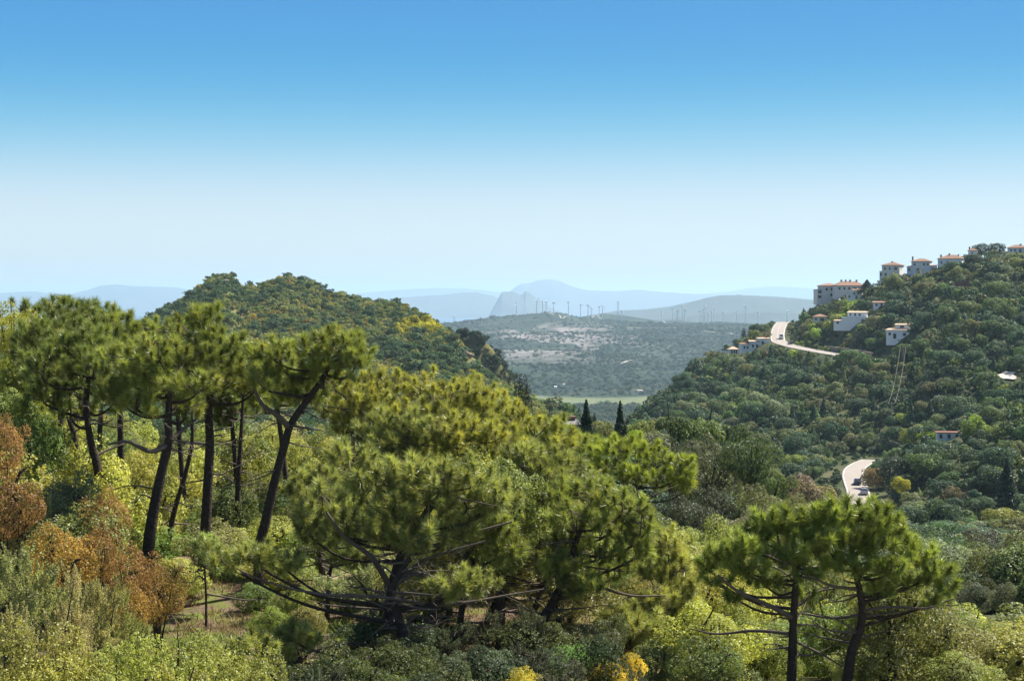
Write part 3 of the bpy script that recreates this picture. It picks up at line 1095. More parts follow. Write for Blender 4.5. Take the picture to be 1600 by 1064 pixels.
pine("slim pine trunk in deep shade at the far side of the russet scrub", 55,
     [(125, 800), (122, 740), (118, 690), (105, 640), (98, 580)], 0.19,
     [(45, 560, 44, 30), (90, 535, 44, 28), (30, 600, 36, 28), (120, 520, 50, 28), (60, 525, 44, 26)], 5, DP, dead=10)
pine("round dark pine crown rising against the sky beside the yellowish tree", 66,
     [(95, 780), (95, 640), (98, 560), (100, 510)], 0.2,
     [(95, 480, 42, 20), (70, 495, 40, 24), (125, 490, 40, 24), (95, 510, 60, 26), (150, 505, 36, 22)], 6, DP, spacing=0.34, ln=0.34, wd=0.0085)
pine("pine crown with spiky tufts against the hazy sea", 62,
     [(190, 790), (188, 660), (185, 580), (182, 530)], 0.2,
     [(180, 500, 40, 18), (150, 525, 42, 24), (205, 520, 42, 22), (240, 515, 34, 18), (175, 545, 56, 24), (230, 545, 42, 24)], 7, GP, spacing=0.34, ln=0.34, wd=0.0085)
pine("slender pine trunk leaning just behind the thickest leaning pine", 54,
     [(262, 860), (272, 800), (290, 740), (300, 690), (300, 640)], 0.14,
     [(265, 585, 40, 26), (300, 575, 36, 24), (240, 560, 36, 22), (280, 610, 40, 20)], 8, DP, dead=12)
pine("wide pine crown behind the Y-forked pine, at the foot of the left hill", 66,
     [(668, 790), (666, 735), (664, 690), (672, 655), (668, 620)], 0.2,
     [(560, 600, 42, 26), (605, 605, 46, 28), (655, 605, 46, 28), (705, 610, 46, 26), (745, 625, 36, 24), (585, 640, 46, 28), (640, 645, 50, 28), (695, 650, 50, 28), (740, 655, 34, 24), (545, 650, 34, 28), (600, 675, 44, 26), (660, 685, 44, 22), (760, 640, 26, 18)], 9, YP, spacing=0.36, ln=0.34, wd=0.0085,
     extra=[([(665, 690, 0), (640, 668, -.4), (612, 655, -.8)], 0.09), ([(668, 665, 0), (690, 648, .4), (705, 640, .6)], 0.07)])
pine("broad pine with dense blue-green tufts in front of the Y-forked pine", 38,
     [(600, 1045), (606, 980), (612, 920), (630, 860), (660, 810), (690, 770)], 0.19,
     [(545, 712, 44, 26), (590, 745, 44, 28), (640, 735, 44, 26), (690, 735, 44, 26), (738, 745, 40, 26), (560, 765, 44, 28), (615, 785, 52, 30), (670, 785, 52, 28), (725, 790, 48, 28), (770, 780, 36, 26), (510, 790, 40, 34), (545, 815, 44, 28), (600, 830, 52, 26), (655, 835, 46, 22), (715, 830, 40, 20), (480, 820, 26, 30)], 10, GY, spacing=0.27, nn=240, ln=0.27,
     extra=[([(612, 920, 0), (580, 870, -.5), (540, 840, -.8), (510, 800, -1.1)], 0.075), ([(630, 860, 0), (690, 850, .3), (740, 832, .6), (800, 815, .8)], 0.07), ([(612, 920, 0), (655, 880, -.3), (690, 865, -.6), (760, 845, -.9)], 0.06)], dead=26)
pine("low pine with one long bare limb reaching over the sunny clearing", 37,
     [(640, 1055), (632, 1000), (618, 950), (610, 925), (640, 870)], 0.17,
     [(352, 872, 40, 22, 0.2), (395, 862, 34, 20, -.3), (440, 880, 34, 20, .4), (700, 915, 40, 24), (740, 905, 36, 24), (400, 990, 40, 26, -1), (440, 1010, 40, 26, -.8), (470, 985, 36, 22, -.5)], 11, GY, spacing=0.26, ln=0.25,
     extra=[([(655, 942, 0), (590, 932, -.2), (520, 930, -.4), (450, 918, -.3), (390, 898, -.1), (345, 872, 0.1)], 0.048), ([(655, 945, 0), (720, 942, .2), (790, 930, .5), (850, 920, .7)], 0.045), ([(590, 1010, 0), (540, 1005, -.4), (480, 1020, -.8)], 0.04)], dead=24)
pine("yellowish pine crown with loose tufts between the broad pine and the flat-topped pine", 58,
     [(812, 830), (815, 770), (822, 730), (830, 700)], 0.17,
     [(800, 655, 36, 22), (835, 668, 38, 24), (870, 690, 30, 22), (790, 690, 40, 26), (830, 705, 44, 26), (775, 725, 36, 26), (815, 740, 40, 26), (855, 735, 36, 26), (800, 775, 40, 24), (845, 780, 36, 24)], 12, YP, spacing=0.34, ln=0.32, wd=0.0081)
pine("flat-topped umbrella pine with bare limbs showing below its crown", 76,
     [(1010, 830), (1000, 790), (990, 755), (985, 730)], 0.2,
     [(895, 705, 34, 20), (925, 700, 36, 20), (960, 700, 38, 22), (995, 705, 38, 22), (1030, 715, 34, 22), (1060, 730, 28, 24), (905, 735, 34, 20), (945, 735, 40, 20), (985, 740, 40, 20), (1025, 748, 36, 20), (1070, 752, 16, 20)], 13, (0.10, 0.15, 0.03), spacing=0.39, ln=0.37, wd=0.0093,
     extra=[([(1000, 790, 0), (1030, 770, .3), (1062, 757, .6)], 0.07), ([(998, 788, 0), (960, 770, -.4), (920, 752, -.8)], 0.07)])
pine("dense rounded pine with a deep dark core over two leaning trunks", 42,
     [(800, 1050), (825, 1010), (850, 965), (872, 925), (890, 880), (905, 830)], 0.21,
     [(880, 775, 42, 26), (925, 770, 46, 28), (970, 785, 42, 28), (1005, 815, 30, 34), (900, 810, 46, 28), (950, 825, 50, 30), (990, 855, 34, 28), (930, 862, 46, 26), (885, 850, 34, 22), (960, 895, 44, 22), (910, 905, 40, 20), (870, 880, 30, 18)], 14, GP, spacing=0.29, nn=240, ln=0.28,
     extra=[([(872, 925, 0), (868, 880, -.3), (872, 855, -.4), (890, 838, -.4)], 0.04), ([(880, 905, 0), (930, 915, .3), (985, 930, .5), (1040, 930, .8)], 0.06)], dead=26)
pine("thin leaning pine trunk beside the dense rounded pine", 44,
     [(800, 1030), (822, 985), (840, 940), (856, 900), (868, 870)], 0.13,
     [(815, 830, 40, 24), (845, 815, 36, 22), (790, 850, 36, 22), (830, 860, 34, 20), (775, 885, 34, 20), (740, 870, 36, 22)], 15, GY, spacing=0.29, ln=0.28, dead=16)
pine("pale feathery pine sapling filling the gap right of the dense rounded pine", 46,
     [(1050, 1040), (1052, 980), (1050, 930), (1045, 880)], 0.10,
     [(1040, 850, 34, 26), (1060, 880, 34, 28), (1025, 890, 34, 26), (1065, 920, 32, 26), (1030, 930, 36, 24), (1000, 945, 32, 20), (1072, 955, 28, 22)], 16, (0.12, 0.16, 0.055), spacing=0.29, ln=0.29, dead=8)
pine("open pine with a straight trunk and wide low limbs, beside its leaning twin", 40,
     [(1235, 1075), (1238, 1020), (1240, 960), (1244, 900), (1248, 870)], 0.165,
     [(1106, 880, 24, 17), (1130, 862, 24, 17), (1160, 848, 26, 17), (1190, 832, 28, 19), (1215, 808, 28, 19), (1242, 826, 26, 17), (1205, 862, 26, 15), (1165, 882, 24, 13), (1236, 868, 26, 15), (1264, 850, 24, 15), (1122, 903, 20, 11), (1190, 903, 22, 11), (1268, 893, 22, 13), (1145, 925, 18, 9), (1255, 925, 16, 9)], 17, (0.088, 0.138, 0.036), spacing=0.33, ln=0.27,
     extra=[([(1240, 965, 0), (1200, 945, -.3), (1155, 925, -.7), (1122, 898, -1)], 0.07), ([(1238, 990, 0), (1180, 985, .3), (1120, 990, .7), (1080, 982, .9)], 0.05), ([(1241, 950, 0), (1275, 925, .3), (1310, 918, .5)], 0.05), ([(1240, 1000, 0), (1290, 1025, .3), (1330, 1050, .4)], 0.035)], dead=20)
pine("open pine with a leaning trunk, its crown cutting across the lower road", 40,
     [(1318, 1075), (1330, 1020), (1345, 978), (1346, 940), (1338, 900), (1333, 870)], 0.165,
     [(1278, 806, 28, 18), (1305, 795, 28, 17), (1338, 800, 28, 19), (1370, 806, 26, 22), (1392, 826, 26, 17), (1285, 836, 26, 15), (1322, 836, 28, 16), (1362, 846, 28, 16), (1412, 850, 26, 15), (1340, 876, 28, 13), (1300, 872, 24, 14), (1392, 880, 26, 14), (1440, 864, 26, 13), (1468, 888, 24, 14), (1426, 905, 26, 13), (1482, 916, 20, 13), (1375, 915, 22, 11), (1455, 935, 18, 10)], 18, (0.088, 0.138, 0.036), spacing=0.33, ln=0.27,
     extra=[([(1340, 930, 0), (1385, 920, .3), (1430, 905, .6), (1470, 888, .8)], 0.06), ([(1343, 955, 0), (1390, 948, -.3), (1440, 950, -.5), (1465, 946, -.6)], 0.045), ([(1340, 920, 0), (1300, 915, -.4), (1262, 898, -.7)], 0.05), ([(1346, 960, 0), (1300, 965, .3), (1250, 958, .6), (1220, 962, .8)], 0.045)], dead=20)
for i, (tr, dd, lab) in enumerate([
        ([(655, 1040), (665, 990), (690, 930), (720, 880), (750, 840)], 41, "pine trunk leaning right in the dim middle of the grove"),
        ([(700, 1045), (715, 1000), (722, 950), (735, 900), (740, 860)], 43, "straightest of the dark pine trunks in the dim middle of the grove"),
        ([(722, 1050), (745, 1000), (770, 950), (790, 900), (800, 860)], 45, "rightmost dark pine trunk leaning in the dim middle of the grove"),
        ([(510, 1000), (512, 950), (515, 900), (525, 850)], 46, "thin dark pine trunk left of the broad blue-green pine")]):
    e = tr[-1]
    pine(lab, dd, tr, 0.15 if i < 3 else 0.11, [(e[0] - 25, e[1] - 10, 34, 22), (e[0] + 20, e[1] - 22, 36, 22), (e[0] + 5, e[1] - 55, 38, 24), (e[0] + 35, e[1] + 14, 30, 16)], 30 + i, GP, spacing=0.30, ln=0.28, dead=22)
pine("young pine sprig in front of the straight dark trunk", 45,
     [(322, 935), (320, 890), (322, 865)], 0.05, [(320, 852, 18, 16), (335, 872, 16, 12)], 40, (0.10, 0.16, 0.06), spacing=0.25, ln=0.22, dead=4)
pine("small upright pine behind the shrubs beside the leaning twin pines", 48,
     [(1470, 1050), (1466, 1000), (1465, 960), (1465, 930)], 0.07, [(1465, 955, 24, 18), (1440, 985, 26, 16), (1485, 985, 26, 16), (1462, 1005, 30, 16)], 41, (0.11, 0.15, 0.04), spacing=0.29, ln=0.27, dead=10)

for i, (lab, dd, tr, lob, cc) in enumerate([
        ("slim pine behind the broad blue-green pine, its tufts touching the valley view", 70, [(735, 830), (738, 760), (745, 700), (752, 650)], [(735, 610, 34, 22), (765, 628, 34, 22), (795, 640, 28, 20), (720, 640, 36, 22), (760, 660, 38, 22)], YP),
        ("dark-stemmed pine between the yellowish pine and the flat-topped one", 64, [(880, 850), (882, 790), (886, 740), (880, 700)], [(868, 668, 30, 20), (900, 690, 30, 20), (880, 720, 36, 22), (910, 740, 34, 22), (860, 745, 34, 22)], GP),
        ("mid-height pine filling the gap behind the broad blue-green pine", 52, [(770, 960), (765, 890), (762, 840), (770, 800)], [(745, 815, 36, 22), (785, 805, 36, 22), (765, 840, 40, 22), (805, 845, 30, 20), (725, 850, 32, 20)], GY),
        ("small leaning pine under the Y-forked pine", 52, [(505, 930), (502, 880), (495, 840), (490, 800)], [(470, 760, 28, 18), (500, 745, 30, 20), (485, 785, 34, 18), (515, 780, 28, 18)], GY),
        ("thin pine crown left of the bent pine trunk", 60, [(60, 800), (58, 720), (55, 660), (50, 600)], [(20, 540, 34, 24), (55, 520, 34, 22), (85, 505, 30, 20), (40, 575, 40, 24)], DP),
        ("pine crown closing the gap between the straight and the forked pine", 58, [(370, 850), (372, 760), (376, 690), (380, 620)], [(365, 545, 32, 20), (395, 555, 36, 22), (380, 585, 40, 24), (415, 575, 32, 22), (350, 575, 32, 20)], GP),
        ("bushy young pine below the dense rounded pine's right side", 44, [(985, 1050), (982, 1010), (980, 980)], [(970, 965, 34, 20), (1000, 975, 34, 20), (985, 1000, 38, 20)], GY)]):
    pine(lab, dd, tr, 0.15, lob, 60 + i, cc, spacing=0.34, ln=0.31, dead=14, wd=0.0081)

_pr = np.random.default_rng(321)
for i, (lab, dd, bx, cx, cy_, w_, h_, cc) in enumerate([
        ("back-row pine filling the canopy above the bent trunk", 60, 150, 160, 570, 70, 50, GP),
        ("back-row pine between the thick leaning pine and the straight one", 61, 290, 275, 590, 60, 46, GP),
        ("back-row pine behind the crown of the Y-forked pine", 60, 455, 430, 600, 66, 40, GP),
        ("back-row pine at the left edge under the yellowish tree", 59, 40, 50, 610, 66, 44, DP),
        ("back-row pine with a low crown between the straight and the forked trunk", 63, 375, 360, 625, 56, 34, DP),
        ("pine joining the forked pine's crown to the wide crown behind it", 63, 560, 550, 630, 56, 50, YP),
        ("pine under the wide crown at the foot of the left hill", 56, 640, 630, 680, 70, 36, GY),
        ("pine squeezed between the wide crown and the yellowish pine", 56, 745, 735, 690, 56, 44, YP),
        ("pine rising behind the dense rounded pine's left shoulder", 50, 850, 835, 735, 60, 44, GY),
        ("pine in the lower middle behind the two leaning trunks", 48, 800, 790, 880, 60, 40, GP),
        ("pine right of the dense rounded pine, half hidden by the feathery sapling", 56, 1010, 1010, 870, 60, 50, GY),
        ("low pine behind the broad blue-green pine's right limbs", 46, 705, 700, 880, 60, 34, GP)]):
    tr = [(bx, 960), (bx + 3, 860), (bx + (cx - bx) * .6, cy_ + 2.2 * h_), (cx, cy_ + h_ * .5), (cx, cy_)]
    tr = [t_ for k_, t_ in enumerate(tr) if k_ in (0, 3, 4) or t_[1] > cy_ + h_ * .8]
    lob = []
    for k_ in range(8):
        a_ = k_ * 2.4
        q_ = math.sqrt((k_ + .5) / 8)
        lob.append((cx + math.cos(a_) * q_ * w_, cy_ + math.sin(a_) * q_ * h_ * .8, 27 * _pr.uniform(.8, 1.2), 19 * _pr.uniform(.8, 1.2)))
    pine(lab, dd, tr, 0.16, lob, 80 + i, cc, spacing=0.34, ln=0.31, dead=16, wd=0.0085, nn=190)

# ------------------------------------------------------------------ near shrubs and broadleaf trees
# (px of middle, py of top, half width px, distance, kind, colour, label)
BR = []


def shrub(px, top, hw, dist, kind, col, label, name=None, cat=None, group=None, low=0.0, sink=0.0):
    i = len(BR)
    rg = np.random.default_rng(900 + i)
    b_ = at(px, 600, dist)
    zb = float(H(np.array([b_[0]]), np.array([b_[1]]))[0]) - 0.05
    zt = at(px, top, dist)[2]
    rad = hw * dist / F * (1.15 if kind.startswith('airy') else 1.3)
    tot = max(zt - zb, rad * 0.9)
    col = jit([x * (1.8 if dist < 85 else 1.45 if kind == 'oak' else 1.2) for x in col], rg, 0.12)
    if kind == 'feather':
        me, nm, ct, st, ch = FEATH[i % 3], 'olive_shrub', 'shrub', BUSH_S[i % 3], 1.6
    elif kind == 'bush':
        me, nm, ct, st, ch = BUSH[i % 4], 'shrub', 'shrub', BUSH_S[i % 3], 1.5
    elif kind == 'tree':
        me, nm, ct, st, ch = BUSH[i % 4], 'oak_tree', 'tree', None, 1.5
    elif kind == 'airytree':
        me, nm, ct, st, ch = AIRY[i % 3], 'russet_oak', 'tree', None, 1.5
    elif kind == 'airy':
        me, nm, ct, st, ch = AIRY[i % 3], 'russet_shrub', 'shrub', BUSH_S[i % 3], 1.5
    elif kind == 'oak':
        me, nm, ct, st, ch = (BUSH[i % 4] if dist < 150 else OAK[i % 5]), 'oak_tree', 'tree', None, 1.5
    elif kind == 'umbrella':
        me, nm, ct, st, ch = UMB[i % 2], 'umbrella_pine', 'pine tree', None, 1.0
    elif kind == 'cypress':
        me, nm, ct, st, ch = CYP, 'cypress_tree', 'cypress', None, 6.5
    elif kind == 'fir':
        me, nm, ct, st, ch = FIR, 'fir_tree', 'conifer', None, 3.6
    r_ = plant(name or nm, label, cat or ct, (b_[0], b_[1], zb), rad, tot, me, col, rg.uniform(0, 6.283), group, st, ch, i, low)
    if kind in ('cypress', 'fir'):
        c_ = [x for x in r_.children if x.name.startswith('crown')][0]
        c_.location = (0, 0, 0.05 * tot)
        c_.scale = (rad * 1.3, rad * 1.3, tot * 0.95 / ch)
    BR.append(r_)
    return r_


OG = (0.185, 0.175, 0.085)
BG = (0.150, 0.155, 0.040)
RU = (0.150, 0.090, 0.034)
YG = (0.200, 0.205, 0.055)
MG = (0.090, 0.120, 0.035)
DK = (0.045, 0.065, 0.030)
GG = (0.075, 0.095, 0.055)
for a in [
    (40, 868, 70, 27, 'feather', OG, "grey-green olive scrub at the left edge below the russet leaves"),
    (105, 905, 60, 26, 'feather', OG, "grey-green olive scrub nearest the russet leaves, twiggy and pale"),
    (150, 885, 50, 28, 'feather', OG, "upright pale olive shoots in front of the russet oak scrub"),
    (10, 935, 70, 24, 'feather', OG, "pale olive scrub in the bottom left corner, upper layer"),
    (185, 930, 46, 28, 'feather', (0.15, 0.16, 0.06), "slim olive shrub beside the lowest russet shrub"),
    (60, 985, 90, 23, 'bush', BG, "bright green shrub in the bottom left corner"),
    (160, 985, 80, 24, 'bush', BG, "bright yellow-green shrub left of centre in the front hedge"),
    (250, 980, 80, 26, 'bush', BG, "bright green shrub in the front below the lowest russet shrub"),
    (330, 985, 76, 27, 'bush', BG, "small-leaved green shrub in front of the sunny grass clearing"),
    (395, 1015, 70, 26, 'bush', BG, "last bright green shrub of the front hedge before the dark trunks"),
    (300, 1030, 90, 23, 'bush', BG, "low bright green shrub cut by the lower edge under the clearing"),
    (200, 1040, 90, 22, 'bush', BG, "lowest bright green shrub of the front hedge, cut by the lower edge"),
    (2, 640, 44, 43, 'airy', RU, "russet oak standing at the left edge, tallest of the russet leaves", "russet_oak"),
    (10, 735, 50, 42, 'airy', RU, "russet oak at the left edge under the tallest russet one", "russet_oak"),
    (165, 762, 42, 44, 'airy', RU, "small russet oak in front of the bent pine trunk", "russet_oak"),
    (90, 808, 52, 38, 'airy', (0.22, 0.135, 0.035), "golden russet shrub above the olive scrub", "russet_shrub"),
    (150, 815, 44, 39, 'airy', RU, "orange russet shrub in the middle of the russet band", "russet_shrub"),
    (205, 850, 46, 38, 'airy', RU, "russet shrub below the thickest leaning trunk", "russet_shrub"),
    (245, 872, 42, 40, 'airy', RU, "lowest russet shrub, beside the sunny grass clearing", "russet_shrub"),
    (205, 905, 40, 36, 'airy', (0.15, 0.10, 0.03), "brown-green shrub at the foot of the lowest russet shrub", "russet_shrub"),
    (22, 475, 44, 58, 'tree', (0.19, 0.19, 0.035), "yellowish-green tree against the sky at the left edge"),
    (35, 545, 50, 56, 'tree', (0.15, 0.17, 0.035), "yellow-green tree at the left edge under the yellowish one"),
    (60, 640, 56, 50, 'tree', MG, "mid-green oak behind the tallest russet oak"),
    (20, 600, 50, 52, 'tree', MG, "mid-green oak at the left edge above the russet leaves"),
    (105, 735, 46, 47, 'bush', GG, "grey-green shrub behind the golden russet shrub"),
    (75, 790, 40, 46, 'feather', OG, "pale twiggy shrub in the gap behind the golden russet shrub"),
    (205, 690, 60, 64, 'tree', YG, "sunlit yellow-green tree glowing left of the thickest leaning trunk"),
    (285, 690, 56, 66, 'tree', YG, "sunlit yellow-green tree between the thick and the straight trunk"),
    (370, 690, 56, 68, 'tree', YG, "sunlit yellow-green tree between the straight and the forked trunk"),
    (470, 690, 56, 64, 'tree', YG, "sunlit yellow-green tree right of the forked trunk"),
    (545, 680, 50, 70, 'tree', YG, "sunlit yellow-green tree behind the broad blue-green pine"),
    (420, 640, 60, 78, 'tree', (0.17, 0.16, 0.07), "pale olive tree under the crown of the forked pine"),
    (330, 650, 60, 80, 'tree', MG, "mid-green tree in the shade behind the straight trunk"),
    (150, 660, 60, 74, 'tree', MG, "mid-green tree deep behind the bent trunk"),
    (360, 760, 44, 58, 'bush', (0.07, 0.085, 0.03), "dark green shrub between the straight and the forked trunk"),
    (440, 790, 50, 58, 'bush', YG, "yellow-green shrub at the foot of the forked pine"),
    (300, 800, 40, 60, 'bush', MG, "mid-green shrub between the thick and the straight trunk"),
    (500, 800, 44, 56, 'bush', MG, "mid-green shrub left of the broad blue-green pine"),
    (375, 840, 50, 52, 'bush', (0.15, 0.17, 0.05), "pale green shrub beside the sunny clearing, behind the long limb"),
    (440, 855, 44, 50, 'bush', (0.12, 0.14, 0.05), "dull green shrub behind the long bare limb"),
    (560, 870, 50, 56, 'bush', (0.13, 0.15, 0.03), "yellow-green shrub seen between the broad pine's limbs"),
    (770, 900, 60, 56, 'bush', BG, "yellow-green shrub lit behind the leaning dark trunks"),
    (700, 880, 60, 58, 'bush', MG, "mid-green shrub deep behind the dark trunks"),
    (860, 960, 50, 50, 'bush', BG, "fresh green shrub between the dense pine's trunks"),
    (930, 940, 60, 52, 'bush', MG, "mid-green shrub under the dense rounded pine"),
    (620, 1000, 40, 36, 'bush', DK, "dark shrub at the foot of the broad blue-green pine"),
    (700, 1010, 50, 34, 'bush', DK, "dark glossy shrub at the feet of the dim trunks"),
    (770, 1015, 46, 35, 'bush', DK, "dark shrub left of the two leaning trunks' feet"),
    (550, 1025, 40, 33, 'bush', GG, "grey-green shrub beside the front hedge and the reddish ground"),
    (900, 1010, 40, 38, 'bush', (0.11, 0.19, 0.04), "fresh green shrub at the foot of the dense rounded pine"),
    (400, 905, 34, 47, 'bush', MG, "mid-green shrub under the long bare limb, nearest the forked trunk's foot"),
    (450, 915, 34, 46, 'bush', YG, "yellow-green shrub under the middle of the long bare limb"),
    (500, 905, 32, 48, 'bush', (0.12, 0.13, 0.045), "olive shrub under the thick end of the long bare limb"),
    (545, 915, 28, 46, 'bush', DK, "dark shrub where the long bare limb meets its trunk"),
    (475, 940, 30, 43, 'bush', (0.14, 0.13, 0.05), "dry olive shrub beside the pinkish bare soil"),
    (425, 945, 28, 43, 'bush', (0.13, 0.17, 0.035), "fresh green shrub beyond the front hedge's right end"),
    (965, 1025, 44, 36, 'bush', (0.30, 0.25, 0.03), "golden yellow shrub at the lower edge"),
    (820, 1045, 36, 34, 'bush', (0.28, 0.23, 0.03), "small golden shrub at the lower edge under the leaning trunks"),
    (1010, 960, 50, 46, 'tree', MG, "small oak with dark twisting limbs left of the open pines"),
    (1085, 940, 60, 46, 'tree', (0.12, 0.135, 0.035), "oak with dark forked limbs beside the open straight pine"),
    (1150, 930, 60, 50, 'tree', (0.14, 0.155, 0.04), "yellow-green oak behind the open straight pine"),
    (1190, 975, 60, 44, 'bush', (0.13, 0.15, 0.04), "olive green shrub at the foot of the open straight pine"),
    (1280, 950, 60, 48, 'bush', YG, "yellow-green shrub between the two open pines"),
    (1390, 945, 60, 50, 'bush', YG, "yellow-green shrub right of the leaning open pine"),
    (1420, 980, 60, 44, 'bush', (0.13, 0.15, 0.035), "green shrub below the leaning open pine's long limb"),
    (1520, 975, 50, 44, 'bush', (0.17, 0.17, 0.035), "olive-yellow shrub near the bottom right corner"),
    (1575, 990, 50, 44, 'bush', (0.22, 0.19, 0.04), "tawny shrub in the bottom right corner"),
    (1500, 1020, 60, 40, 'bush', (0.13, 0.15, 0.035), "green shrub at the lower edge near the bottom right corner"),
    (1340, 1020, 60, 42, 'bush', (0.12, 0.14, 0.04), "dull green shrub at the feet of the open pines"),
    (1110, 1000, 60, 38, 'bush', (0.075, 0.095, 0.03), "dark green shrub at the lower edge left of the open pines"),
    (1020, 1000, 46, 39, 'bush', (0.08, 0.10, 0.03), "dark green shrub beside the golden yellow shrub"),
    (1100, 880, 60, 62, 'tree', (0.16, 0.18, 0.05), "pale green tree behind the feathery sapling"),
    (1090, 810, 56, 74, 'tree', (0.15, 0.17, 0.05), "pale yellow-green tree under the flat-topped umbrella pine"),
    (1160, 830, 60, 80, 'tree', (0.14, 0.15, 0.05), "olive tree behind the open straight pine's crown"),
    (1020, 790, 60, 92, 'tree', (0.10, 0.115, 0.05), "dull green tree below the flat-topped umbrella pine"),
    (720, 700, 60, 82, 'tree', YG, "yellow-green tree between the broad pine and the yellowish pine"),
    (790, 640, 40, 100, 'tree', (0.21, 0.23, 0.03), "bright yellow-green tree below the tall dark cypress"),
    (850, 655, 46, 120, 'tree', (0.24, 0.30, 0.03), "brightest lime-green tree beside the grey roof"),
    (895, 675, 34, 125, 'tree', (0.20, 0.24, 0.03), "lime-green bush in front of the grey roof"),
]:
    shrub(*a)

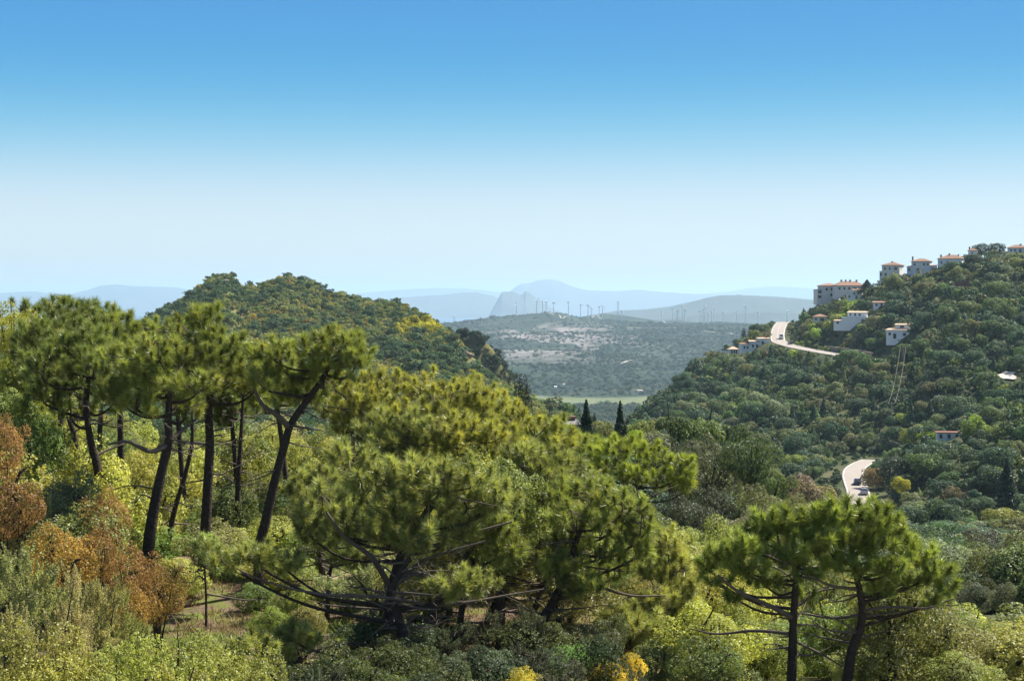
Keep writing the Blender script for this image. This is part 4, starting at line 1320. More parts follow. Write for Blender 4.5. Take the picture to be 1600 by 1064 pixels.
# mid-distance trees one can pick out
for a in [
    (817, 584, 19, 205, 'cypress', (0.008, 0.014, 0.008), "tall dark columnar cypress in front of the left hill's foot"),
    (793, 620, 7, 210, 'cypress', (0.03, 0.045, 0.02), "short slim cypress beside the tall columnar cypress"),
    (905, 647, 8, 190, 'cypress', (0.018, 0.032, 0.016), "small columnar cypress left of the pointed fir"),
    (916, 625, 20, 185, 'fir', (0.022, 0.042, 0.022), "pointed dark fir beside the small cypress"),
    (969, 628, 22, 180, 'fir', (0.022, 0.042, 0.022), "pointed dark fir standing alone right of its twin"),
    (935, 650, 26, 195, 'oak', (0.12, 0.13, 0.04), "olive-green tree between the two pointed firs"),
    (1000, 652, 28, 200, 'oak', (0.13, 0.15, 0.04), "light green tree right of the lone pointed fir"),
    (990, 670, 12, 185, 'oak', (0.24, 0.31, 0.04), "small lime-green bush at the foot of the lone pointed fir"),
    (1022, 668, 30, 190, 'oak', (0.13, 0.14, 0.10), "silvery olive tree left of the slim-stemmed umbrella pine"),
    (1052, 643, 24, 170, 'umbrella', (0.06, 0.085, 0.03), "umbrella pine on a slim bare stem beside the wide one"),
    (1092, 640, 44, 180, 'umbrella', (0.10, 0.14, 0.04), "wide flat umbrella pine above the big dark oak"),
    (1140, 655, 30, 185, 'umbrella', (0.055, 0.08, 0.03), "dark umbrella pine right of the wide flat one"),
    (1100, 672, 60, 135, 'oak', (0.062, 0.070, 0.034), "big dark oak with dull leaves under the wide umbrella pine"),
    (1172, 668, 46, 130, 'oak', (0.06, 0.078, 0.03), "big dark pine-like tree leaning at the end of the shoulder"),
    (1060, 690, 44, 130, 'oak', (0.065, 0.075, 0.035), "dull dark oak left of the big dark oak"),
    (1200, 720, 40, 140, 'oak', (0.08, 0.11, 0.035), "mid-green oak below the big pine-like tree"),
    (1120, 755, 40, 120, 'oak', (0.05, 0.06, 0.035), "dark oak below the big dark oak, nearly black"),
    (1070, 770, 44, 112, 'oak', (0.05, 0.06, 0.035), "dark rounded oak right of the flat-topped umbrella pine"),
    (1180, 760, 42, 120, 'oak', (0.11, 0.115, 0.055), "olive oak in the hollow beside the dark rounded oak"),
    (1230, 765, 42, 125, 'oak', (0.12, 0.12, 0.06), "tawny oak in the hollow left of the lower road"),
    (1205, 790, 30, 108, 'oak', (0.19, 0.17, 0.07), "sandy-coloured shrub in the hollow above the open straight pine"),
    (1160, 800, 30, 105, 'oak', (0.14, 0.14, 0.10), "silvery shrub in the hollow above the open straight pine"),
    (1260, 745, 30, 300, 'oak', (0.15, 0.115, 0.065), "rusty-brown tree left of the lower road"),
    (1285, 752, 24, 320, 'oak', (0.20, 0.16, 0.06), "golden-brown tree touching the lower road's left side"),
    (1245, 735, 26, 340, 'oak', (0.15, 0.105, 0.085), "mauve-brown bare-looking tree left of the rusty-brown tree"),
    (1375, 725, 24, 430, 'oak', (0.19, 0.13, 0.055), "rusty golden tree touching the lower road's right side"),
    (1410, 743, 14, 380, 'oak', (0.27, 0.28, 0.03), "bright yellow bush right of the two cars"),
    (1525, 645, 22, 410, 'oak', (0.15, 0.21, 0.035), "large bright lime tree on the right hillside"),
    (1453, 672, 20, 440, 'oak', (0.20, 0.26, 0.035), "lime-green tree left of the low white shed"),
    (1430, 660, 18, 460, 'oak', (0.15, 0.18, 0.035), "yellowish tree up the slope from the low white shed"),
    (1405, 705, 30, 400, 'oak', (0.04, 0.06, 0.035), "large dark round tree above the bright yellow bush"),
    (1575, 715, 24, 330, 'fir', (0.032, 0.05, 0.028), "dark conical pine on the near slope at the right edge"),
    (1458, 838, 44, 150, 'umbrella', (0.15, 0.18, 0.085), "wide pale umbrella pine beyond the leaning open pine"),
    (1400, 800, 34, 170, 'oak', (0.06, 0.085, 0.035), "green tree peeping over the leaning open pine"),
    (1560, 860, 44, 130, 'oak', (0.10, 0.115, 0.06), "grey-green olive tree at the right edge below the near slope"),
    (1530, 905, 24, 105, 'oak', (0.075, 0.085, 0.06), "small dark olive tree on the grassy patch"),
    (1572, 905, 26, 104, 'oak', (0.085, 0.095, 0.06), "small grey olive tree at the right edge by the grassy patch"),
    (1500, 870, 36, 125, 'oak', (0.11, 0.12, 0.07), "pale olive tree right of the leaning open pine's crown"),
    (1354, 437, 13, 800, 'fir', (0.02, 0.038, 0.024), "dark conifer standing in front of the terraced row of houses"),
    (1277, 466, 4, 840, 'cypress', (0.02, 0.035, 0.02), "thin cypress at the foot of the three-storey house"),
    (1162, 512, 5, 870, 'cypress', (0.02, 0.035, 0.02), "left cypress above the long white wall house"),
    (1174, 508, 6, 872, 'cypress', (0.02, 0.035, 0.02), "right cypress above the long white wall house"),
    (1405, 467, 17, 770, 'oak', (0.022, 0.040, 0.026), "big dark round tree on the upper right hillside"),
    (1485, 455, 13, 760, 'oak', (0.024, 0.042, 0.028), "dark domed tree on the hillside below the wide-roofed house"),
    (1530, 378, 12, 790, 'oak', (0.03, 0.045, 0.028), "dark tree beside the tower house on the ridge"),
    (1556, 376, 13, 785, 'oak', (0.03, 0.048, 0.028), "dark crown on the ridge between the tower house and the last house"),
]:
    shrub(*a)

# ------------------------------------------------------------------ undergrowth between the pines
UG = []
_r = np.random.default_rng(77)
UW = [('bush', 'yellow-green', (0.20, 0.205, 0.05)), ('bush', 'mid-green', (0.10, 0.13, 0.035)), ('bush', 'olive', (0.14, 0.14, 0.055)), ('tree', 'yellow-green', (0.21, 0.21, 0.055)), ('tree', 'dull green', (0.10, 0.115, 0.04)), ('feather', 'pale olive', (0.15, 0.16, 0.085)), ('bush', 'dark green', (0.05, 0.07, 0.028))]
_n = 0
_tries = 0
UGN = {}
while _n < 290 and _tries < 6000:
    _tries += 1
    px = _r.uniform(-40, 1640)
    d = 40 + 58 * _r.uniform() ** 0.8
    if (275 < px < 345 and d < 50) or (510 < px < 585 and d < 44):
        continue
    x = (px - 800) / F * d
    if any((x - q[0]) ** 2 + (d - q[1]) ** 2 < 1.7 for q in UG):
        continue
    UG.append((x, d))
    w = UW[_r.choice(len(UW), p=[.26, .16, .14, .16, .12, .08, .08])]
    z = float(H(np.array([x]), np.array([d]))[0])
    dep = (470 + 330)                      # keep below the pine crowns
    hmax = 4.6 if w[0] == 'tree' else 2.6
    ht = hmax * _r.uniform(0.7, 1.1)
    hw = (1.15 if w[0] != 'tree' else 1.5) * _r.uniform(0.8, 1.25)
    top = px_of((x, d, z + ht))[1]
    top = max(top, np.interp(px, [0, 240, 560, 620, 750, 870, 1080, 1110, 1200, 1300, 1400, 1470, 1500, 1530, 1600], [600, 620, 640, 680, 700, 720, 760, 830, 850, 850, 880, 930, 950, 975, 990]))
    if 200 < px < 530 and d < 56:
        if w[0] == 'tree':
            continue
        top = max(top, 875)
    zone = 'behind the left pines' if px < 560 else 'behind the dark trunks in the grove' if px < 1000 else 'around the open twin pines'
    UGN[(w[1], w[0], zone)] = UGN.get((w[1], w[0], zone), 0) + 1
    noun = {'bush': 'shrub', 'tree': 'small broadleaf tree', 'feather': 'twiggy shrub'}[w[0]]
    shrub(px, top, hw * F / d, d, w[0], w[2], f"{w[1]} {noun} in the undergrowth {zone}", group=f"{w[1]} {noun}s {zone}")
    _n += 1

for _k in range(34):
    px = _r.uniform(420, 1010)
    d = _r.uniform(30, 43)
    if 500 < px < 590 and d > 34:
        continue
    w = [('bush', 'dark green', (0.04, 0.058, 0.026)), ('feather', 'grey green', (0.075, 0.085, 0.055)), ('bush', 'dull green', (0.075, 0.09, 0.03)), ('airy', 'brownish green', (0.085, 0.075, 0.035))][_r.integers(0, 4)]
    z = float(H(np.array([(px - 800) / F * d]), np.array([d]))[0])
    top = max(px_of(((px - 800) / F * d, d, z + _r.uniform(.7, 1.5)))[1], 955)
    shrub(px, top, _r.uniform(.55, .95) * F / d, d, w[0], tuple(v * .62 for v in w[2]), f"{w[1]} shrub in the shade at the feet of the middle pines", name='shrub', group=f"{w[1]} shrubs at the feet of the middle pines")  # pine shade put into the leaf colour: every tone scaled darker

# ------------------------------------------------------------------ houses
CLEAR = []          # (x, y, radius) kept free of scattered trees


def hip_roof(x0, x1, y0, y1, z, rh, ov=0.45, th=0.18):
    x0, x1, y0, y1 = x0 - ov, x1 + ov, y0 - ov, y1 + ov
    w, d = x1 - x0, y1 - y0
    i = min(w, d) / 2
    if w >= d:
        r0, r1 = (x0 + i, (y0 + y1) / 2), (x1 - i, (y0 + y1) / 2)
    else:
        r0, r1 = ((x0 + x1) / 2, y0 + i), ((x0 + x1) / 2, y1 - i)
    V = [(x0, y0, z), (x1, y0, z), (x1, y1, z), (x0, y1, z), (x0, y0, z + th), (x1, y0, z + th), (x1, y1, z + th), (x0, y1, z + th), (*r0, z + th + rh), (*r1, z + th + rh + 0.001)]
    Q = [(0, 3, 2, 1), (0, 1, 5, 4), (1, 2, 6, 5), (2, 3, 7, 6), (3, 0, 4, 7)]
    if w >= d:
        Q += [(4, 5, 9, 8), (6, 7, 8, 9), (5, 6, 9, 9), (7, 4, 8, 8)]
    else:
        Q += [(5, 6, 9, 8), (7, 4, 8, 9), (4, 5, 8, 8), (6, 7, 9, 9)]
    quads = np.array([q for q in Q if len(set(q)) == 4])
    tris = np.array([q[:3] for q in Q if len(set(q)) == 3])
    return [(V, quads, 0, None), (V, tris, 0, None)] if len(tris) else [(V, quads, 0, None)]


def shed_roof(x0, x1, y0, y1, z, rh, ov=0.35, th=0.16):
    x0, x1, y0, y1 = x0 - ov, x1 + ov, y0 - ov, y1 + ov
    V = [(x0, y0, z), (x1, y0, z), (x1, y1, z + rh), (x0, y1, z + rh), (x0, y0, z + th), (x1, y0, z + th), (x1, y1, z + rh + th), (x0, y1, z + rh + th)]
    return [(V, np.array([(0, 3, 2, 1), (0, 1, 5, 4), (1, 2, 6, 5), (2, 3, 7, 6), (3, 0, 4, 7), (4, 5, 6, 7)]), 0, None)]


def house(label, base, rz, blocks, wallmat='white', chimneys=(), posts=(), name="house", cat="house", group=None, sink=2.5):
    """blocks: (x0, x1, y0, y1, z0, z1, roof kind, roof height, roof material, windows); windows: (face, along, z, w, h)"""
    root = thing(name, label, cat, base, rz, group)
    if px_of(base)[0] > 1375 and px_of(base)[1] < 440:
        root.location = (base[0], base[1], base[2] - 1.2)
        root.scale = (.9, .9, .9)
    roofs = []
    for bi, (x0, x1, y0, y1, z0, z1, rk, rh, rm, wins) in enumerate(blocks):
        zb = z0 - (sink if z0 <= 0.01 else 0)
        wl = obj("wall", make_mesh("house wall", [(*box(x0, x1, y0, y1, zb, z1), 0, None)], [M[wallmat]]), root)
        if rk == 'hip':
            pr = hip_roof(x0, x1, y0, y1, z1 + 0.004, rh)
        elif rk == 'shed':
            pr = shed_roof(x0, x1, y0, y1, z1 + 0.004, rh)
        else:      # flat roof behind a parapet
            pr = [(*box(x0 - .1, x1 + .1, y0 - .1, y1 + .1, z1 + 0.004, z1 + 0.22), 0, None)]
        rf = obj("roof", make_mesh("house roof", pr, [M[rm]]), root)
        roofs.append(rf)
        for fc, u, z, w, h in wins:
            if fc == 'f':
                bx = lambda g, p: box(u - w / 2 + g, u + w / 2 - g, y0 - p, y0 + 0.02, z + g, z + h - g)
            elif fc == 'r':
                bx = lambda g, p: box(x1 - 0.02, x1 + p, u - w / 2 + g, u + w / 2 - g, z + g, z + h - g)
            else:
                bx = lambda g, p: box(x0 - p, x0 + 0.02, u - w / 2 + g, u + w / 2 - g, z + g, z + h - g)
            isdoor = z <= 0.15
            wf = obj("door" if isdoor else "window", make_mesh("opening frame", [(*bx(0, 0.05), 0, None)], [M['frame']]), root)
            obj("panel" if isdoor else "pane", make_mesh("glazing", [(*bx(0.09, 0.07), 0, None)], [M['glass']]), wf)
    for (cx, cy_, z, h, bi) in chimneys:
        pr = [(*box(cx - .35, cx + .35, cy_ - .35, cy_ + .35, z, z + h), 0, None), (*box(cx - .45, cx + .45, cy_ - .45, cy_ + .45, z + h + .002, z + h + .18), 1, None)]
        obj("chimney", make_mesh("house chimney", pr, [M['brick'], M['tile']]), roofs[bi])
    for (x, y, z0, z1, r_) in posts:
        obj("post", make_mesh("post", [(*box(x - r_, x + r_, y - r_, y + r_, z0, z1), 0, None)], [M[wallmat]]), root)
    return root


def ridge_at(px, back=0.0):
    d = np.interp(px, RIGHT_R[:, 0], RIGHT_R[:, 2]) + back
    x = (px - 800) / F * d
    return np.array([x, d, H(np.array([x]), np.array([d]))[0]])


def place(px, row, d=None):
    """a spot whose base shows at this photo row; falls back to the terrain at distance d"""
    if d is None:
        p = hit(px, row, H, 300)
        return p
    q = at(px, row, d)
    return q


def clear(p, r, front=10):
    c, rw = px_of(p)
    e = r * 0.8 * F / p[1]
    OPEN.append((c - e, c + e, rw - (11 if rw < 440 and c > 1375 else 2.5), p[1]))
    if px_of(p)[0] > 1375 and px_of(p)[1] < 440:
        r = 5.0
    CLEAR.append((p[0], p[1], r))
    n = min(1, int(front // 4))
    for i in range(1, n + 1):
        CLEAR.append((p[0] * (1 - 4 * i / p[1]), p[1] - 4 * i, r * 0.8))


U = 790 / F      # metres per photo pixel on the ridge
hs = []


OPEN = []           # (column from, to, row, distance): no tree in front may rise above this row


def spot(px, row, d):
    p = at(px, row, d)
    if px < 1380 or px > 1395 and row > 470:
        q = hit(px, row, H, 350)
        if q is not None and abs(q[1] - d) < 250:
            p = q
    return p


A = spot(1395, 429, 786)
clear(A, 8, 12)
house("two-storey cream house with hipped roof, lowest of the ridge-top villas", A, R(-30),
      [(-4.6, 4.6, -3.6, 3.6, 0, 5.9, 'hip', 1.5, 'tile', [('f', -3, 3.7, 1, 1.2), ('f', -0.5, 3.7, 1, 1.2), ('f', 2.6, 3.5, 1.6, 1.6), ('f', -2.6, .7, 1.2, 1.3), ('f', 2.4, 0.1, 1.3, 2.1), ('r', -1, 3.6, 1, 1.3), ('l', 0, 3.6, 1, 1.3)]),
       (-6.0, -4.65, -3.0, 0.5, 0, 2.9, 'flat', 0, 'tile', [('f', -5.3, 0.6, 0.9, 1.6)])], 'cream', [(-0.5, 0.6, 6.4, 1.5, 0)])
B = spot(1440, 421, 776)
clear(B, 9, 10)
house("white villa with pink tones, tall chimney and low side wings on the ridge", B, R(-22),
      [(-4.6, 4.6, -3.2, 3.6, 0, 5.2, 'hip', 1.4, 'tile', [('f', -3, 3.2, .9, 1.1), ('f', 1.6, 3.2, 1, 1.2), ('f', 3.4, 3.2, .9, 1.2), ('f', -1.5, .6, 1.2, 1.2), ('r', 0, 3, 1, 1.2)]),
       (-6.8, -4.62, -3.4, 1.5, 0, 2.6, 'shed', 0.5, 'tile', [('f', -5.7, .5, 1.1, 1.4)]),
       (4.62, 7.4, -2.6, 2.2, 0, 3.0, 'shed', 0.5, 'tile', [('f', 6, .7, 1.2, 1.3)])], 'pink', [(-4.2, -1.5, 4.2, 3.4, 0)])
C_ = spot(1487, 413, 770)
clear(C_, 10, 10)
house("wide-roofed white villa with two chimneys on the ridge", C_, R(-28),
      [(-6.0, 6.0, -4, 4, 0, 3.9, 'hip', 1.9, 'tile', [('f', -4.2, 1.5, 1, 1.2), ('f', -1.2, 1.5, 1, 1.2), ('f', 1.9, 1.5, 1, 1.2), ('f', 4.2, 0.1, 1.4, 2.2), ('r', 0, 1.5, 1, 1.2)])], 'white', [(-4.8, -2.2, 3.9, 2.0, 0), (-1.2, 0.2, 5.3, 1.3, 0), (3.2, 0.5, 5.0, 1.0, 0)])
D_ = spot(1519, 404, 775)
clear(D_, 7, 8)
house("narrow white tower house with a tall chimney on the ridge", D_, R(-20),
      [(-1.8, 2.6, -2.2, 2.6, 0, 5.2, 'hip', 1.1, 'tile', [('f', 0.2, 3.4, .9, 1.1), ('f', 0.2, 1.0, .9, 1.2), ('r', 0, 3.2, .8, 1)]),
       (-4.2, -1.82, -2.0, 1.5, 0, 3.1, 'flat', 0, 'tile_pale', [('f', -3, .8, .9, 1.2)])], 'white', [(-1.3, 0, 5.0, 2.0, 0)])
E_ = spot(1590, 392, 764)
clear(E_, 8, 8)
house("white villa at the far right end of the ridge, cut by the frame", E_, R(-20),
      [(-4.6, 4.6, -3, 3, 0, 2.6, 'hip', 1.5, 'tile', [('f', -3, 1, .9, 1), ('f', -1, 1, .9, 1), ('f', 1.5, .1, 1.2, 2)])], 'white', [(1.5, 0, 3.4, 1.2, 0)])
F_ = spot(1292, 468, 842)
clear(F_, 9, 12)
house("three-storey grey-white block with balconies at the left end of the terraced row", F_, R(8),
      [(-3.6, 4.8, -4, 3.6, 0, 6.6, 'hip', 1.3, 'tile', [('f', -1.5, 4.4, 1, 1.2), ('f', 1.2, 4.4, 1, 1.2), ('f', 3.4, 4.4, 1, 1.2), ('f', 1, 1.6, 1.1, 1.3), ('l', 0, 4.2, 1, 1.2)]),
       (-6.2, -3.62, -3.8, 2, 0, 4.8, 'flat', 0, 'tile', [('f', -4.9, 3.0, 1.7, 1.3), ('f', -4.9, .7, 1.7, 1.4)])], 'cream', [])
G_ = spot(1326, 459, 835)
clear(G_, 9, 6)
house("long terraced house under one clay roof with four chimneys in a row", G_, R(6),
      [(-7.2, 7.2, -3.4, 3.4, 0, 3.8, 'hip', 2.0, 'tile', [('f', x, 2.0, .9, 1.1) for x in (-5.6, -3.2, -0.8, 1.6, 4.2)])], 'pink', [(-3.6, 0.3, 5.0, 1.6, 0), (-1.4, 0.3, 5.0, 1.6, 0), (0.8, 0.3, 5.0, 1.6, 0), (4.0, 0.3, 5.0, 1.6, 0)])
H_ = spot(1336, 469, 812)
clear(H_, 7, 10)
house("white house of three stepped blocks in front of the terraced row", H_, R(-20),
      [(-1.0, 3.2, -2.6, 2.6, 0, 4.4, 'shed', 0.7, 'tile', [('f', 0, 2.4, .9, 1.1), ('f', 2, 2.4, .9, 1.1), ('f', 1, .1, 1, 2), ('r', 0, 2.2, .9, 1.1)]),
       (-3.8, -1.02, -2.2, 2, 0, 3.0, 'flat', 0, 'tile_pale', [('f', -2.4, 1, .9, 1.1)])], 'white', [(0.2, 1.4, 4.6, 1.2, 0)])
I_ = spot(1373, 481, 795)
clear(I_, 5, 8)
house("tiny white house with a clay roof right of the dark conifer", I_, R(-12),
      [(-2.4, 2.4, -1.8, 1.8, 0, 2.1, 'shed', 0.6, 'tile', [('f', -1, .8, .8, .9), ('f', 1.2, .1, .9, 1.8)])], 'white', [])
J_ = spot(1281, 503, 812)
clear(J_, 6, 12)
house("small square white house with a pyramid clay roof above the road bend", J_, R(-10),
      [(-3.2, 3.2, -3, 3, 0, 2.3, 'hip', 1.2, 'tile', [('f', 1.0, .3, 1.8, 1.5), ('f', -1.8, .8, .8, 1)])], 'cream', [])
K_ = spot(1335, 508, 780)
clear(K_, 9, 14)
house("white house with a long wall and a pale flat-tiled upper storey", K_, R(-24),
      [(-5.0, 6.2, -2.8, 3.2, 0, 3.2, 'flat', 0, 'white', [('f', 4.2, 1.3, 1.1, 1.2), ('r', 0, 1.2, 1, 1.2)]),
       (-2.9, 5.6, -0.6, 3.0, 3.43, 5.3, 'shed', 0.5, 'tile_pale', [('f', -1.6, 4.0, .9, .9), ('f', 0.4, 4.0, .9, .9), ('f', 2.4, 4.0, .9, .9), ('r', 1, 4.0, 1.1, 1.0)]),
       (-8.6, -5.02, -2.0, 2, 0, 1.8, 'shed', .3, 'tile_pale', [('f', -6.8, .5, 1, .9)])], 'white', [])
L_ = spot(1405, 530, 758)
clear(L_, 7, 16)
house("small white house with a raised middle block, alone above the lower bend", L_, R(-26),
      [(-4.6, 4.6, -2.4, 2.4, 0, 3.4, 'shed', 0.5, 'tile_pale', [('f', 2.6, 1.2, 1.2, 1.2), ('f', -3.2, 1.4, .9, 1.1), ('f', -1.2, .1, 1.2, 2), ('r', 0, 1.2, 1, 1.2)]),
       (-1.6, 3.6, 0.2, 2.38, 3.95, 5.4, 'shed', 0.4, 'tile_pale', [('f', 1, 4.3, 1.6, .8)])], 'white', [(3.3, 1.0, 5.3, 1.0, 1)])
M_ = spot(1178, 546, 838)
clear(M_, 9, 14)
CLEAR.append((M_[0] + 6, M_[1], 6))
house("long low white house stepping up the slope toward the road bend", M_, R(14),
      [(-6.8, -2.6, -1.8, 1.8, -1.5, 2.4, 'shed', 0.4, 'tile', [('f', -5.4, .4, .9, 1.1), ('f', -3.8, .4, .9, 1.1)]),
       (-2.58, 2.0, -1.8, 1.8, -1.2, 3.6, 'shed', 0.4, 'tile_pale', [('f', -1.2, .9, 1.1, 1.4), ('f', .8, .9, 1.1, 1.4)]),
       (2.02, 7.2, -1.8, 1.8, -.5, 4.9, 'shed', 0.4, 'tile_pale', [('f', 3.6, 2.4, 1.1, 1.3)])], 'white', [(-3.2, .5, 2.6, 1.4, 0), (6.4, .5, 5.1, 1.2, 2)])
N_ = spot(1145, 554, 842)
clear(N_, 6, 12)
house("little white pavilion with columns and an orange hipped roof", N_, R(10),
      [(-2.0, 2.4, -1.4, 2.0, 0, 2.5, 'hip', 1.2, 'tile_pale', [('f', -.9, .4, .7, 1.7), ('f', .3, .4, .7, 1.7), ('f', 1.5, .4, .7, 1.7)])], 'white', [], [(-1.9, -1.9, -2, 2.5, .12), (2.3, -1.9, -2, 2.5, .12)])
wl = spot(1130, 554, 844)
clear(wl, 4, 8)
o = thing("garden_wall", "white garden wall running left from the pavilion", "wall", wl, R(8))
obj("wall", make_mesh("garden wall", [(*box(-3.0, 2.6, -.15, .15, -2, 1.4), 0, None)], [M['white']]), o)
obj("gate_pillar", make_mesh("gate pillar", [(*box(-3.4, -3.002, -.22, .22, -2, 2.2), 0, None), (*box(-3.45, -2.95, -.27, .27, 2.202, 2.35), 0, None)], [M['white']]), o)
OPEN.append((1204, 1238, 538, 800))
for _i in range(0, len(UPROAD) - 1):
    _c, _rw = px_of(UPROAD[_i])
    if 1225 < _c < 1310:
        OPEN.append((_c - 7, _c + 7, _rw + (1.5 if _c < 1300 else -1.5), UPROAD[_i][1] - 4))
P_ = hit(1483, 687, H, 200)
clear(P_, 6, 14)
house("low white-posted shed with a brown roof in the valley trees", P_, R(-6),
      [(-3.0, 3.0, 0.2, 2.2, 0, 1.7, 'shed', 0.2, 'brick', [('f', -2, .3, .7, 1.1), ('f', 0, .3, .7, 1.1), ('f', 2, .3, .7, 1.1)])], 'white', [], [(-2.9, -0.1, -1, 1.7, .1), (-1, -0.1, -1, 1.7, .1), (1, -0.1, -1, 1.7, .1), (2.9, -0.1, -1, 1.7, .1)], name="shed", cat="shed")
Q_ = spot(888, 668, 232)
CLEAR.append((Q_[0], Q_[1], 6))
house("grey roofed building half hidden behind the lime-green trees", Q_, R(6),
      [(-1.4, 1.3, -1.2, 2.2, 0, 0.35, 'shed', 0.5, 'tile_grey', [('f', -.7, .16, .5, .15)])], 'cream', [(0.8, 1.6, .75, .5, 0), (0.1, 1.8, .75, .4, 0)], name="house", cat="house")
RU_ = hit(1507, 449, H, 300)
clear(RU_, 6, 8)
o = thing("ruined_wall", "reddish-brown broken brick wall among the trees under the tower house", "wall", RU_, R(-8))
obj("wall", make_mesh("ruin wall", [(*box(-3.8, -0.6, -.3, .3, -2.5, 2.2), 0, None), (*box(-0.598, 1.5, -.3, .3, -2.5, 3.0), 0, None), (*box(1.502, 3.6, -.3, .3, -2.5, 1.6), 0, None), (*box(-3.8, -3.2, .302, 3, -2.5, 1.9), 0, None)], [M['brick']]), o)
# retaining wall above the upper road
Pw = UPROAD[(np.abs(px_of(UPROAD.T)[0] - 1268)).argmin():(np.abs(px_of(UPROAD.T)[0] - 1352)).argmin()].copy()
Tn = unit(np.gradient(Pw[:, :2], axis=0))
Pw[:, :2] += np.stack([-Tn[:, 1], Tn[:, 0]], 1) * 6.0 * np.sign((np.stack([-Tn[:, 1], Tn[:, 0]], 1)[:, 1:2]))
hgt = 1.7 + 0.5 * np.sin(np.linspace(0.3, 2.9, len(Pw)))
Vw, Fw = [], []
for i, p in enumerate(Pw):
    n_ = np.array([-Tn[i, 1], Tn[i, 0]]) * 0.3 * np.sign(Tn[i, 0])
    for q, z in ((p[:2] - n_, -1.2), (p[:2] - n_ * 0.6, hgt[i]), (p[:2] + n_ * 1.6, hgt[i]), (p[:2] + n_ * 1.6, -1.2)):
        Vw.append((q[0] - Pw[0][0], q[1] - Pw[0][1], p[2] + z - Pw[0][2]))
    if i:
        a = 4 * (i - 1)
        for j in range(4):
            Fw.append((a + j, a + (j + 1) % 4, a + 4 + (j + 1) % 4, a + 4 + j))
o = obj("retaining_wall", make_mesh("retaining wall", [(Vw, np.array(Fw), 0, None)], [M['stone']]), loc=Pw[0])
tag(o, "brown stone retaining wall along the upper road below the gardens", "wall")

# far white farmhouses
for k, (px, row, w, lab) in enumerate([(881, 603, 3.6, "small white farmhouse on the scrub plain, right of the other one"), (868, 607, 4.4, "long white farm shed on the scrub plain, left of the farmhouse"), (1000, 613, 10, "pale farm building at the edge of the green field")]):
    p = hit(px, row, H, 1500)
    if p is None:
        p = at(px, row, 2900)
    house(lab, p, 0.2 * k, [(-w / 2, w / 2, -2, 2, 0, 3.2, 'shed', 0.8, 'tile_pale' if k != 1 else 'white', [('f', 0, 1, 1, 1.2)])], 'white', [], name="farmhouse", cat="farmhouse")

# pale bare clearings and dirt tracks
for nm, pts in (("dirt_track", [(1066, 514), (1085, 517), (1105, 519), (1130, 521), (1146, 523)]), ("dirt_track", [(968, 570), (976, 567), (986, 564), (1000, 562)]), ("dirt_track", [(856, 489), (864, 492), (874, 494), (884, 495), (905, 494.5), (925, 497.5), (940, 499.5)]), ("dirt_track", [(1020, 505), (1040, 506), (1058, 508), (1072, 510)])):
    P = []
    for a, b_ in pts:
        q = hit(a, b_, H, 2000)
        if q is not None and q[1] > 2000:
            P.append(q)
    if len(P) > 1:
        P = smooth_line(P, 6)
        P[:, 2] = H(P[:, 0], P[:, 1]) + 1.5
        V, Fq = ribbon(P, 1.3 if pts[0][0] in (856, 1020) else 2.2, 0.3)
        obj(nm, make_mesh(nm, [(V, Fq, 0, None)], [M['dirt']]), kind='structure')
for px, row, rx, ry in ((1572, 588, 2.6, 6), (1413, 800, 3, 4)):
    c = hit(px, row, H, 200)
    an = np.linspace(0, 2 * math.pi, 24, endpoint=False)
    rr = 1 + 0.25 * np.sin(an * 3) + 0.15 * np.cos(an * 5)
    xs, ysx = c[0] + np.cos(an) * rx * rr, c[1] + np.sin(an) * ry * rr
    V = np.column_stack([np.append(xs, c[0]), np.append(ysx, c[1]), H(np.append(xs, c[0]), np.append(ysx, c[1])) + 0.45])
    obj("bare_ground", make_mesh("bare ground", [(V, np.array([(i, (i + 1) % 24, 24) for i in range(24)]), 0, None)], [M['dirt']]), kind='structure')
    CLEAR.append((c[0], c[1], max(rx, ry) * 0.9))
    CLEAR.append((c[0] * 0.985, c[1] * 0.985, rx))

# ------------------------------------------------------------------ wind turbines and pylons
def far_base(px, row):
    p = hit(px, row, H, 2500)
    if p is None:
        p = at(px, row, 5600)
        p[2] = H(np.array([p[0]]), np.array([p[1]]))[0]
    return p


